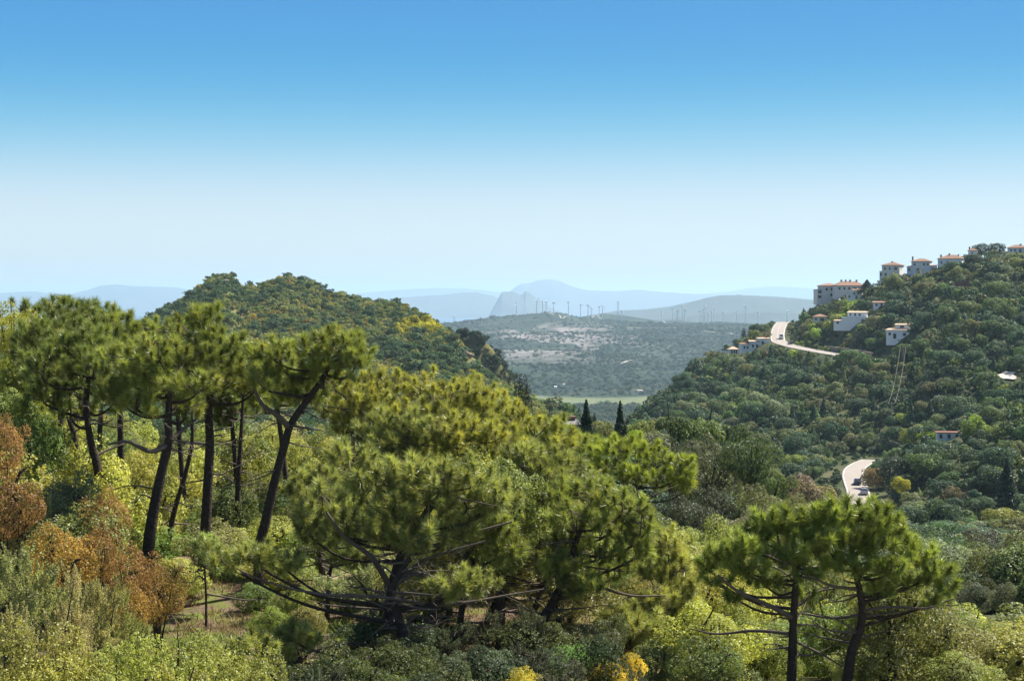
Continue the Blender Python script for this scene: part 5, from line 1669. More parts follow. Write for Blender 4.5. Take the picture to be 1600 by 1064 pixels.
def turbine(px, row, hub, blade, yaw, rot, label):
    p = far_base(px, row)
    k = p[1] / F
    hh = max((p[2] and (at(px, hub, p[1])[2] - p[2])), 18.0)
    root = thing("wind_turbine", label, "wind turbine", p, R(yaw), "wind turbines along the far ridge")
    tz = np.linspace(-2, hh, 8)
    obj("tower", make_mesh("tower", [(*tube(np.column_stack([tz * 0, tz * 0, tz]), np.linspace(1.6, 0.95, 8), 10), 0, None)], [M['metal']], smooth=True), root)
    V, Fq = box(-1.6, 1.6, -2.4, 5.2, hh - 0.2, hh + 2.9)
    V[V[:, 1] > 0] *= np.array([0.8, 1, 1])
    obj("nacelle", make_mesh("nacelle", [(V, Fq, 0, None)], [M['metal']]), root)
    hb = np.array([0, -3.8, hh + 1.3])
    obj("hub", make_mesh("hub", [(*tube(np.array([[0, -2.402, hh + 1.3], [0, -3.4, hh + 1.3], [0, -4.6, hh + 1.3], [0, -5.0, hh + 1.3]]), [1.3, 1.25, .8, .1], 10), 0, None)], [M['metal']], smooth=True), root)
    for b_ in range(3):
        a = R(rot + 120 * b_)
        d = np.array([math.sin(a), 0, math.cos(a)])
        s = np.array([math.cos(a), 0, -math.sin(a)])
        L = blade
        st = np.array([0.0, 0.06, 0.2, 0.5, 0.8, 1.0])
        ch = np.array([0.7, 0.8, 1.5, 1.1, 0.7, 0.2]) * 1.15
        Vb, Fb = [], []
        for i, (u, c) in enumerate(zip(st, ch)):
            q = hb + d * (0.9 + u * L)
            tw = 0.5 - 0.4 * u
            e = s * c * math.cos(tw) + np.array([0, 1, 0]) * c * math.sin(tw)
            f_ = np.array([0, 1, 0]) * 0.28 * (1.1 - u)
            Vb += [q - e * 0.5, q + f_, q + e * 0.7, q - f_]
            if i:
                a0 = 4 * (i - 1)
                Fb += [(a0 + j, a0 + (j + 1) % 4, a0 + 4 + (j + 1) % 4, a0 + 4 + j) for j in range(4)]
        Fb.append((4 * 5, 4 * 5 + 1, 4 * 5 + 2, 4 * 5 + 3))
        obj("blade", make_mesh("blade", [(np.array(Vb), np.array(Fb), 0, None)], [M['metal']]), root)


TB = [(709.7, 503.7, 496, 12, 70, 20, "lone pale turbine at the low left end of the ridge"),
      (807, 492, 474, 17, 60, 0, "tall turbine on the bare left slope, standing apart before the dark headland"),
      (838.3, 488, 470.6, 16, 30, 40, "turbine with spread blades left of the close pair on the summit"),
      (847.8, 487, 471.7, 16, 80, 10, "left turbine of the close pair on the summit"),
      (853.4, 487, 472.7, 15, 50, 65, "right turbine of the close pair on the summit"),
      (865.2, 491, 474, 15, 60, 100, "turbine beside the dirt track on the summit's right shoulder"),
      (888.3, 497.5, 473.3, 18, 75, 0, "tallest turbine on the ridge right of the summit, blades upright"),
      (907.2, 495.5, 477, 15, 40, 100, "turbine with a blade pointing left, first past the tall upright one"),
      (918.9, 492.5, 478, 14, 60, 85, "turbine behind the dark hump, left of the faint one"),
      (924, 489.5, 482, 9, 60, 30, "faint small turbine behind the dark hump"),
      (936.4, 499.8, 480, 16, 60, 75, "turbine standing low in front of the dark hump"),
      (941.5, 488.5, 479, 13, 50, 20, "turbine on the crest of the dark hump"),
      (972.2, 502.8, 487, 12, 80, 0, "short turbine just right of the tall lattice pylon"),
      (1033.7, 502, 487.7, 14, 70, 5, "slim turbine left of the small grey hump"),
      (1051, 499.5, 484, 14, 80, 0, "turbine on the small grey hump, left side"),
      (1066.2, 500, 479.5, 16, 60, 50, "tall turbine at the right side of the small grey hump"),
      (1069.8, 500.5, 484.3, 13, 40, 60, "turbine with spread blades just right of the hump's tall one"),
      (1094, 503, 487.5, 13, 60, 110, "first turbine of the cluster left of the tallest one"),
      (1098.8, 503, 485, 14, 80, 0, "second turbine of the cluster left of the tallest one"),
      (1101.5, 502.5, 478, 12, 60, 20, "high faint turbine inside the cluster left of the tallest one"),
      (1106.6, 502, 490, 10, 60, 40, "shortest turbine of the cluster left of the tallest one"),
      (1111.8, 503, 487.5, 13, 75, 0, "nearest neighbour on the left of the tallest turbine"),
      (1115.8, 504, 476.4, 20, 60, 3, "tallest turbine of the whole wind farm, blade straight up"),
      (1129.6, 503, 488.8, 13, 50, 80, "left turbine of the crossed pair right of the tallest"),
      (1132, 503, 489.5, 12, 50, 30, "right turbine of the crossed pair right of the tallest"),
      (1150.8, 504, 487.8, 12, 80, 0, "thin turbine between the crossed pair and the dark near one"),
      (1164.6, 508, 479, 18, 40, 55, "dark near turbine with one blade raised to the right, close to the road hill"),
      (1184.6, 509, 490, 12, 75, 10, "faint turbine low between the dark one and the road hill"),
      (1229.5, 509, 485, 17, 50, 25, "turbine half hidden behind the road hill")]
for a in TB:
    turbine(*a)


def pylon(px, row, top, label, wide):
    p = far_base(px, row)
    h = at(px, top, p[1])[2] - p[2]
    root = thing("lattice_pylon", label, "pylon", p, 0.3)
    parts = []
    w = wide
    for sx, sy in ((-1, -1), (1, -1), (1, 1), (-1, 1)):
        parts.append((*tube(np.array([[sx * w, sy * w, -1], [sx * w * .35, sy * w * .35, h * .62], [sx * w * .25, sy * w * .25, h]]), [.4, .34, .3], 4), 0, None))
    for k in range(6):
        z0, z1 = h * k / 6.0, h * (k + 1) / 6.0
        f0 = w * np.interp(z0 / h, [0, .62, 1], [1, .35, .25])
        f1 = w * np.interp(z1 / h, [0, .62, 1], [1, .35, .25])
        for s in (-1, 1):
            parts.append((*tube(np.array([[-f0, s * f0, z0], [f1, s * f1, z1]]), [.18, .18], 4), 0, None))
            parts.append((*tube(np.array([[s * f0, -f0, z0], [s * f1, f1, z1]]), [.18, .18], 4), 0, None))
    obj("mast", make_mesh("pylon mast", parts, [M['galv']]), root)
    for z, l in ((h * .97, 8.0), (h * .84, 6.5)):
        obj("cross_arm", make_mesh("cross arm", [(*tube(np.array([[-l, 0, z + .3], [0, 0, z], [l, 0, z + .3]]), [.25, .45, .25], 4), 0, None), (*tube(np.array([[-l, 0, z + .3], [0, 0, z + 1.6], [l, 0, z + .3]]), [.18, .2, .18], 4), 0, None)], [M['galv']]), root)


pylon(965.7, 500.5, 470.5, "tall lattice pylon with cross arms between the turbines", 4.5)
pylon(1058.3, 499.5, 484.5, "small lattice pylon among the turbines on the grey hump", 3.0)

# ------------------------------------------------------------------ poles and cables on the right hillside
pole_pos = []
for px, row, h, lab in ((1411, 578, 8.5, "pale wooden pole beside the upper road's lower end"), (1393, 668, 8.0, "pale wooden pole in the valley trees below the roadside pole")):
    p = hit(px, row, H, 200)
    root = thing("utility_pole", lab, "utility pole", p)
    obj("post", make_mesh("pole post", [(*tube(np.array([[0, 0, -1], [0, 0, h * .5], [0, 0, h]]), [.2, .17, .13], 8), 0, None)], [M['pole']]), root)
    obj("cross_arm", make_mesh("pole arm", [(*box(-1.1, 1.1, -.07, .07, h - .5, h - .34), 0, None)], [M['pole']]), root)
    pole_pos.append((p, h))
    CLEAR.append((p[0], p[1], 4))
    CLEAR.append((p[0] * .985, p[1] * .985, 3.5))
(p0, h0), (p1, h1) = pole_pos
parts = []
for s in (-1, 1):
    a = p0 + np.array([s, 0, h0 - .3])
    b_ = p1 + np.array([s, 0, h1 - .3])
    u = np.linspace(0, 1, 24)[:, None]
    Pc = a * (1 - u) + b_ * u
    Pc[:, 2] -= 5.0 * (u * (1 - u))[:, 0] * 4 * 0.5
    parts.append((*tube(Pc - p0, np.full(24, .035), 4), 0, None))
o = obj("power_cable", make_mesh("power cable", parts, [M['pole']]), loc=p0)
tag(o, "pair of pale cables sagging from the roadside pole down to the valley pole", "cable")

# ------------------------------------------------------------------ vehicles
def wheel(root, x, y, r=0.33, w=0.22):
    s = 1 if y > 0 else -1
    wh = obj("wheel", make_mesh("tyre", [(*tube(np.array([[x, y - w / 2, r], [x, y - w / 2 + .03, r], [x, y + w / 2 - .03, r], [x, y + w / 2, r]]), [r * .8, r, r, r * .8], 16), 0, None)], [M['tyre']], smooth=True), root)
    obj("rim", make_mesh("rim", [(*tube(np.array([[x, y + s * (w / 2 - .04), r], [x, y + s * (w / 2 + .012), r]]), [r * .62, r * .55], 12), 0, None), (*tube(np.array([[x, y + s * (w / 2 + .0), r], [x, y + s * (w / 2 + .016), r]]), [r * .5, .01], 12), 0, None)], [M['rim']]), wh)


def loft(sections):
    """sections: list of closed rings (same count)"""
    n = len(sections[0])
    V = np.concatenate(sections)
    Fq = []
    for i in range(len(sections) - 1):
        for j in range(n):
            a, b_ = i * n + j, i * n + (j + 1) % n
            Fq.append((a, b_, b_ + n, a + n))
    out = [(V, np.array(Fq), 0, None)]
    cen = [s.mean(0) for s in (sections[0], sections[-1])]
    V2 = np.concatenate([sections[0], [cen[0]], sections[-1], [cen[1]]])
    out.append((V2, np.array([(j, n, (j + 1) % n) for j in range(n)] + [(n + 1 + j, n + 1 + (j + 1) % n, 2 * n + 1) for j in range(n)]), 0, None))
    return out


def car(label, p, rz, paint, kind='car', name="parked_car", cat="car", tilt=0.0, group=None):
    root = thing(name, label, cat, p, rz, group)
    root.rotation_euler = (0, tilt, rz)
    if kind == 'van':
        L, Wd, prof = 5.4, 1.95, [(0, .45, .45, 1.0), (.06, .35, .35, 1.15), (.9, .32, .32, 1.25), (1.7, .3, .3, 2.2), (2.1, .3, .3, 2.35), (5.1, .3, .3, 2.35), (5.35, .35, .35, 2.25), (5.4, .5, .5, 1.2)]
        glass = [('windscreen', [(1.0, 1.30), (1.66, 2.14)]), ('side', (1.45, 2.5, 1.35, 2.0))]
        wx = (.95, 4.4)
    else:
        L, Wd, prof = 4.3, 1.76, [(0, .4, 0, .62), (.05, .3, 0, .72), (.3, .24, 0, .80), (1.15, .22, 0, .92), (1.3, .22, 0, .95), (3.6, .22, 0, .98), (4.15, .28, 0, .92), (4.28, .35, 0, .7)]
        wx = (.78, 3.42)
    rings = []
    for x, zb, _, zt in prof:
        hw = Wd / 2 * (0.86 if x < .1 or x > L - .1 else 1.0)
        m_ = (zb + zt) / 2
        rings.append(np.array([(x - L / 2, -hw * .93, zb), (x - L / 2, -hw, m_), (x - L / 2, -hw * .96, zt - .06), (x - L / 2, -hw * .86, zt), (x - L / 2, hw * .86, zt), (x - L / 2, hw * .96, zt - .06), (x - L / 2, hw, m_), (x - L / 2, hw * .93, zb)]))
    obj("body", make_mesh("car body", loft(rings), [M[paint]]), root)
    if kind != 'van':
        cab = [(1.12, .93, .95), (1.75, .93, 1.42), (2.2, .93, 1.48), (3.2, .93, 1.42), (3.95, .93, .96)]
        rg_ = [np.array([(x - L / 2, -.8, zb), (x - L / 2, -.8 + .16 * (zt - zb), zt), (x - L / 2, .8 - .16 * (zt - zb), zt), (x - L / 2, .8, zb)]) for x, zb, zt in cab]
        obj("window_band", make_mesh("car glass", loft(rg_), [M['glass']]), root)
        rf = [np.array([(x - L / 2, -.66, zt + .004), (x - L / 2, -.66, zt + .05), (x - L / 2, .66, zt + .05), (x - L / 2, .66, zt + .004)]) for x, zt in ((1.8, 1.42), (2.2, 1.475), (3.2, 1.42))]
        obj("roof", make_mesh("car roof", loft(rf), [M[paint]]), root)
        for s in (-1, 1):
            obj("pillar", make_mesh("car pillar", [(*tube(np.array([[2.35 - L / 2, s * .815, .94], [2.38 - L / 2, s * .735, 1.45]]), [.045, .045], 4), 0, None)], [M[paint]]), root)
        zl = .66
    else:
        obj("windscreen", make_mesh("van windscreen", [(np.array([(1.02 - L / 2 - .02, -.8, 1.38), (1.02 - L / 2 - .02, .8, 1.38), (1.64 - L / 2 - .02, .78, 2.1), (1.64 - L / 2 - .02, -.78, 2.1)]), np.array([(0, 1, 2, 3)]), 0, None)], [M['glass']]), root)
        for s in (-1, 1):
            V, Fq = box(1.75 - L / 2, 2.6 - L / 2, s * .955 - .03, s * .955 + .03, 1.4, 2.0)
            obj("side_window", make_mesh("van window", [(V, Fq, 0, None)], [M['glass']]), root)
        V, Fq = box(L / 2 - .06, L / 2 + .012, -.7, .7, 1.35, 1.95)
        obj("rear_window", make_mesh("van window", [(V, Fq, 0, None)], [M['glass']]), root)
        zl = .8
    for s in (-1, 1):
        obj("headlight", make_mesh("headlight", [(*box(-L / 2 - .01, -L / 2 + .12, s * .6 - .17, s * .6 + .17, zl - .09, zl + .09), 0, None)], [M['lamp']]), root)
        obj("tail_light", make_mesh("tail light", [(*box(L / 2 - .12, L / 2 + .012, s * .62 - .14, s * .62 + .14, zl - .06, zl + .12), 0, None)], [M['tail']]), root)
    for x in wx:
        for s in (-1, 1):
            wheel(root, x - L / 2, s * (Wd / 2 - .1))
    return root


def on_road(P, px, off):
    a = px_of(P.T)[1]
    i = int(np.abs(a - px).argmin())
    i = min(max(i, 1), len(P) - 2)
    d = unit(P[i + 1, :2] - P[i - 1, :2])
    q = P[i].copy()
    q[:2] += np.array([-d[1], d[0]]) * off
    return q + np.array([0, 0, 0.02]), math.atan2(d[1], d[0]), math.atan2(P[i + 1, 2] - P[i - 1, 2], np.linalg.norm(P[i + 1, :2] - P[i - 1, :2]))


p, a, s = on_road(UPROAD, 529.5, 1.7)
car("white van driving on the upper road at the bend", p, a, 'van_paint', 'van', "van", "van", 0)
p, a, s = on_road(UPROAD, 537.5, 2.2)
car("dark car just behind the white van on the upper road", p, a, 'black_paint', 'car', "car", "car", 0)
p, a, s = on_road(LOROAD, 757, 0.4)
car("dark blue car on the lower road, the farther of two", p, a, 'blue_paint', 'car', "car", "car", 0)
p, a, s = on_road(LOROAD, 771, 1.3)
car("silver grey car on the lower road, the nearer of two", p, a, 'grey_paint', 'car', "car", "car", 0)

# ------------------------------------------------------------------ rock outcrops on the left hill
for k, (px, row, w, lab) in enumerate([(352, 437, 4.2, "pale rock crag on the left hill's summit"), (722, 548, 4.0, "grey rock face on the left hill's steep right shoulder"), (738, 565, 3.2, "smaller grey rock below the left hill's shoulder crag")]):
    p = hit(px, row + 3, H, 300)
    rg = np.random.default_rng(500 + k)
    n = 40
    th, ph = np.meshgrid(np.linspace(0, math.pi, 18), np.linspace(0, 2 * math.pi, 28, endpoint=False), indexing='ij')
    d = np.stack([np.sin(th) * np.cos(ph), np.sin(th) * np.sin(ph), np.cos(th)], -1)
    r_ = 1 + 0.7 * (fbm(d[..., 0] * 2 + d[..., 2] * 3 + 9, d[..., 1] * 2 + k * 5 + 9, 60 + k, 4) - .5)
    r_ = np.round(r_ * 9) / 9
    V = d * r_[..., None] * np.array([w, w * .7, w * .55])
    V = V.reshape(-1, 3)
    Fq = [(i * 28 + j, (i + 1) * 28 + j, (i + 1) * 28 + (j + 1) % 28, i * 28 + (j + 1) % 28) for i in range(17) for j in range(28)]
    o = obj("rock_outcrop", make_mesh("rock outcrop", [(V, np.array(Fq), 0, None)], [M['stone']]), loc=p - np.array([0, 0, w * .25]))
    tag(o, lab, "rock")
    CLEAR.append((p[0], p[1] - 3, w))

# ------------------------------------------------------------------ hillside trees: the largest as things, the rest as one mass
rg = np.random.default_rng(42)


def jgrid(x0, x1, y0, y1, s, rg):
    gx, gy = np.meshgrid(np.arange(x0, x1, s), np.arange(y0, y1, s))
    n = gx.size
    return gx.ravel() + rg.uniform(0, s * .95, n), gy.ravel() + rg.uniform(0, s * .95, n)


def road_dist(x, y):
    best = np.full(len(x), 1e9)
    for P, hw in ROADS:
        for a, b in zip(P[:-1], P[1:]):
            dx, dy = b[0] - a[0], b[1] - a[1]
            t = np.clip(((x - a[0]) * dx + (y - a[1]) * dy) / (dx * dx + dy * dy), 0, 1)
            best = np.minimum(best, np.hypot(x - a[0] - t * dx, y - a[1] - t * dy) - hw)
    return best


def cleared(x, y):
    bad = np.zeros(len(x), bool)
    for cx, cy_, r in CLEAR:
        bad |= (x - cx) ** 2 + (y - cy_) ** 2 < r * r
    return bad


def pick(rg, n, w):
    w = np.array(w, float)
    return rg.choice(len(w), n, p=w / w.sum())


# right hillside and valley
NAMES = ['dark green', 'bluish green', 'mid green', 'olive green', 'grey green', 'brownish', 'yellow green', 'bright lime green']
PC = np.array([PAL[n] for n in NAMES])
x, y = jgrid(-330, 420, 86, 1000, 4.2, rg)
a = 800 + F * x / y
rd = road_dist(x, y)
keep = (a > -120) & (a < 1760) & (rd > 1.0) & ~cleared(x, y)
keep &= ~((a < 860) & (y > 520))
keep &= ~((a > 1115) & (a < 1560) & (y < 104))
keep &= ~((y < 112) & (a > 1380) & (a < 1600) & (rg.uniform(size=len(x)) < .5))
# the view down the lower road stays open
lr = (np.abs(a - 1338) < 24) & (y < 480) & (y > 345)
keep &= ~lr
x, y, a, rd = x[keep], y[keep], a[keep], rd[keep]
z = H(x, y)
n = len(x)
big = fbm(x / 60, y / 60, 31, 3)
ci = pick(rg, n, [.27, .22, .28, .12, .07, .015, .025, .003])
ci = np.where((big > .62) & (rg.uniform(size=n) < .5), 3, ci)
ci = np.where((big < .36) & (rg.uniform(size=n) < .5), 1, ci)
gard = (a > 1235) & (a < 1350) & (y > 715) & (y < 800) & (rg.uniform(size=n) < .45)
ci = np.where(gard, 7 - (rg.uniform(size=n) < .5), ci)
pale = (y < 210) & (a > 1300)
ci = np.where(pale, pick(rg, n, [.02, .0, .3, .3, .38, 0, 0, 0]), ci)
shape = np.where(y < 330, 0, pick(rg, n, [.87, .13]))
size = rg.lognormal(0, .38, n) * np.where(y < 250, 2.2, 2.25)
size = np.clip(size, 1.3, np.where(pale, 3.2, 5.0))
size *= np.where(shape == 1, .72, 1.0)
size *= np.where((rd < 7), .45, 1)
size *= np.where((a < 870) & (y < 500), .85, 1.0)
hgt = size * np.where(shape == 1, 2.3, 1.55) * rg.uniform(.85, 1.2, n)
skyl = np.interp(a, [-200, 400, 600, 780, 860, 900, 1000, 1060, 1150, 1230, 1330, 1400, 1600], [640, 640, 650, 652, 668, 675, 690, 700, 720, 745, 770, 800, 830])
ztop = CAMZ + (470 - skyl) / F * y
nearer = y < np.where(a < 900, 520, 300)
hgt = np.where(nearer, np.clip(np.minimum(hgt, ztop - z), 1.2, None), hgt)
for c0, c1, rw, yh in OPEN:
    w_ = (a > c0) & (a < c1) & (y < yh) & (y > yh - 170)
    zt_ = CAMZ + (470 - rw) / F * y
    lim_ = np.clip(zt_ - z, .5, None)
    f_ = np.where(w_, np.minimum(1, lim_ / hgt), 1)
    hgt = hgt * f_
    size = np.where(f_ < 1, np.clip(np.minimum(size, hgt * .9), .6, None), size)
ridge = np.interp(a, RIGHT_R[:, 0], RIGHT_R[:, 2])
hgt *= np.where((y > ridge - 12) & (a > 960), .72, 1)
size *= np.where((y > ridge - 12) & (a > 960), .8, 1)
col = PC[ci] * rg.uniform(.8, 1.25, (n, 1)) * rg.uniform(.92, 1.08, (n, 3)) * np.where(pale, rg.choice([.9, 1.4, 1.8], n), 1.75)[:, None]
# how large each shows
pxx, pyt = px_of((x, y, z + hgt))
_, pyb = px_of((x, y, z))
env = np.interp(pxx, [0, 240, 400, 560, 620, 750, 870, 1080, 1110, 1200, 1300, 1400, 1470, 1500, 1530, 1600], [470, 500, 530, 520, 590, 610, 660, 690, 770, 800, 780, 785, 850, 890, 960, 1000])
orde = np.argsort(y)
buf = np.full(1900, 1100.0)
vis = np.zeros(n)
for i in orde:
    hw = size[i] / y[i] * F
    c0, c1 = int(max(0, pxx[i] - hw * .8 + 100)), int(min(1899, pxx[i] + hw * .8 + 101))
    if c1 <= c0 or c1 < 100 or c0 > 1700:
        continue
    seg = buf[c0:c1]
    lim = min(np.median(seg), env[i])
    vis[i] = max(0.0, min(lim, pyb[i]) - pyt[i]) * min(2 * hw, 200)
    buf[c0:c1] = np.minimum(seg, pyt[i] + .35 * (pyb[i] - pyt[i]))
vis[(pxx < -5) | (pxx > 1605)] = 0
top = np.argsort(-vis)[:300]
top = top[vis[top] > 0]

LM = [("upper road's bend", (1217, 525)), ("white van", (1222, 529)), ("pavilion with columns", (1145, 548)), ("long low white house", (1180, 538)),
      ("three-storey block", (1292, 456)), ("little pyramid-roofed house", (1281, 497)), ("pale long-walled house", (1335, 500)), ("lonely white house", (1405, 520)),
      ("two-storey cream villa", (1395, 418)), ("wide-roofed villa", (1487, 402)), ("broken brick wall", (1507, 442)), ("roadside pole", (1411, 565)), ("valley pole", (1393, 660)),
      ("low white shed", (1484, 683)), ("bright lime tree", (1525, 660)), ("bright yellow bush", (1410, 750)), ("two cars", (1341, 762)), ("lower road's top", (1327, 732)),
      ("bare sandy patch", (1572, 586)), ("lone pointed fir", (969, 655)), ("wide umbrella pine", (1092, 655)), ("big dark oak", (1100, 695)), ("near slope's conical pine", (1575, 760)),
      ("wide pale umbrella pine", (1455, 850)), ("grassy patch", (1550, 930)), ("green valley field", (950, 628)), ("rusty-brown tree", (1260, 755)), ("retaining wall", (1310, 553)), ("upper road's lower end", (1480, 575)), ("flat-topped umbrella pine", (985, 720))]
LMP = np.array([p for _, p in LM], float)
ORD = ["", "second", "third", "fourth", "fifth", "sixth", "seventh", "eighth", "ninth", "tenth", "eleventh", "twelfth", "thirteenth", "fourteenth", "fifteenth"]
groups = {}
for i in top:
    cxp, cyp = pxx[i], (pyt[i] + min(pyb[i], pyt[i] + 60)) / 2
    D = np.hypot(LMP[:, 0] - cxp, LMP[:, 1] - cyp)
    j = int(D.argmin())
    dx, dy = cxp - LMP[j, 0], cyp - LMP[j, 1]
    rel = ("right of" if dx > 0 else "left of") if abs(dx) > abs(dy) * 1.1 else ("below" if dy > 0 else "above")
    sh = "conical" if shape[i] == 1 else "round-crowned"
    groups.setdefault((NAMES[ci[i]], sh, rel, LM[j][0]), []).append((D[j], i))
labels = {}
for (cn, sh, rel, lm), L in groups.items():
    for k, (_, i) in enumerate(sorted(L)):
        o_ = "nearest of its kind" if k == 0 and len(L) > 1 else (f"{ORD[min(k, 14)]} nearest of its kind" if k else "")
        labels[i] = f"{cn} {sh} tree {rel} the {lm}" + (f", {o_}" if o_ else "")
for i in top:
    me = CONE[i % 2] if shape[i] == 1 else (BUSH[i % 4] if y[i] < 170 else OAK[i % 5])
    ch = 2.5 if shape[i] == 1 else 1.5
    rad = size[i] * (1.15 if shape[i] == 0 else 1.0)
    r_ = plant("hillside_tree", labels[i], "tree", (x[i], y[i], z[i] - .1), rad, hgt[i], me, tuple(col[i]), rg.uniform(0, 6.28), "trees of the right hillside and valley", None, ch, int(i), .12)
is_top = np.zeros(n, bool)
is_top[top] = True
RX = dict(x=x[~is_top], y=y[~is_top], z=z[~is_top], s=size[~is_top], h=hgt[~is_top], c=col[~is_top], v=np.where(shape[~is_top] == 1, 4, np.where(y[~is_top] < 290, rg.integers(7, 10, (~is_top).sum()), rg.integers(0, 4, (~is_top).sum()))), ch=np.where(shape[~is_top] == 1, 2.5, 1.4))

# left hill scrub
x, y = jgrid(-330, 60, 520, 965, 2.5, rg)
a = 800 + F * x / y
keep = (a > -150) & (a < 925) & ~cleared(x, y)
rrow = np.interp(a, LEFT_R[:, 0], LEFT_R[:, 2])
keep &= y < np.maximum(rrow + 25, np.where((a > 680) & (a < 890), 930, 0))
x, y, a = x[keep], y[keep], a[keep]
z = H(x, y)
n = len(x)
f1 = fbm(x / 34, y / 34, 71, 3) + .12 * sstep(740, 800, a)
f2 = fbm(x / 14, y / 14, 73, 3)
LC = np.array([(.080, .098, .028), (.060, .080, .028), (.110, .118, .036), (.13, .12, .05), (.035, .058, .026), (.15, .135, .03), (.16, .12, .025), (.09, .12, .04)])
ci = pick(rg, n, [.3, .2, .18, .1, .08, .03, .01, .1])
dark = f1 < .42
ci = np.where(dark & (rg.uniform(size=n) < .7), np.where(rg.uniform(size=n) < .6, 4, 1), ci)
gold = (f2 > .6) & (a > 380) & (rg.uniform(size=n) < .30)
ci = np.where(gold, np.where(rg.uniform(size=n) < .7, 5, 6), ci)
size = rg.lognormal(0, .35, n) * np.where(ci == 4, 2.1, 1.15)
size = np.clip(size, .5, 3.2)
col = LC[ci] * rg.uniform(.75, 1.3, (n, 1)) * 2.1
g0 = hit(652, 512, H, 300)
d0 = np.hypot(x - g0[0], (y - g0[1]) * .6)
gm = d0 < 9 + 4 * f2
col[gm] = np.array([.46, .43, .03]) * rg.uniform(.7, 1.2, (gm.sum(), 1))
g1 = hit(236, 497, H, 300)
if g1 is not None:
    gm = np.hypot(x - g1[0], (y - g1[1]) * .6) < 5
    col[gm] = np.array([.5, .36, .02])
# grassy strip on the spur: few shrubs
strip = (a > 690) & (a < 860) & (np.abs(y - (rrow_ := np.interp(a, LEFT_R[:, 0], LEFT_R[:, 2]))) < 16)
kp = ~(strip & (rg.uniform(size=n) < .3))
size = np.where(strip, size * .7, size)
lump = (a > 700) & (a < 812) & (y > np.interp(a, LEFT_R[:, 0], LEFT_R[:, 2]) + 35)
ci = np.where(lump, 4, ci)
col[lump] = LC[4] * rg.uniform(.8, 1.3, (lump.sum(), 1)) * 1.2
size[lump] *= 1.2
flank = (a > 770) & ~lump
col[flank] = LC[rg.choice([0, 2, 7, 3], flank.sum(), p=[.3, .3, .3, .1])] * rg.uniform(.85, 1.25, (flank.sum(), 1)) * 2.5
size = np.where(flank, size * .75, size)
hgt = size * 1.25 * np.where(ci == 4, 1.15, 1)
sel = kp
v = np.where(size > 1.7, rg.integers(0, 4, n), rg.integers(5, 7, n))
LX = dict(x=x[sel], y=y[sel], z=z[sel], s=size[sel], h=hgt[sel], c=col[sel], v=v[sel], ch=np.where(v[sel] >= 5, 1.0, 1.4))

# valley bottom woods between the hills, and the far scrub hill
x, y = jgrid(-260, 500, 960, 2560, 8.5, rg)
a = 800 + F * x / y
keep = (a > 560) & (a < 1130) & ((y > 1180) | (rg.uniform(size=len(x)) < .8))
x, y, a = x[keep], y[keep], a[keep]
n = len(x)
ci = pick(rg, n, [.3, .2, .25, .15, .1])
size = rg.lognormal(0, .3, n) * 3.2
VX = dict(x=x, y=y, z=H(x, y), s=size, h=size * 1.2, c=PC[ci] * rg.uniform(.8, 1.25, (n, 1)) * 1.3, v=rg.integers(5, 7, n), ch=np.ones(n))

x, y = jgrid(-1100, 1500, 2740, 5750, 14.0, rg)
a = 800 + F * x / y
f1 = fbm(x / 160, y / 220, 91, 4)
rk = np.exp(-((a - 850) / 130) ** 2) * (y > 3500) * sstep(.47, .6, fbm(x / 260, y / 420, 21, 5))
keep = (a > 560) & (a < 1330) & (rg.uniform(size=len(x)) < np.clip(1.5 - 1.6 * f1, .1, 1) * (1 - .9 * np.clip(rk, 0, 1))) & (y > 2790)
x, y, a = x[keep], y[keep], a[keep]
n = len(x)
ci = pick(rg, n, [.4, .3, .2, .08, .02])
size = rg.lognormal(0, .4, n) * 3.6
CX = dict(x=x, y=y, z=H(x, y), s=size, h=size * .8, c=PC[ci] * rg.uniform(.7, 1.3, (n, 1)) * 1.1, v=rg.integers(5, 7, n), ch=np.ones(n))


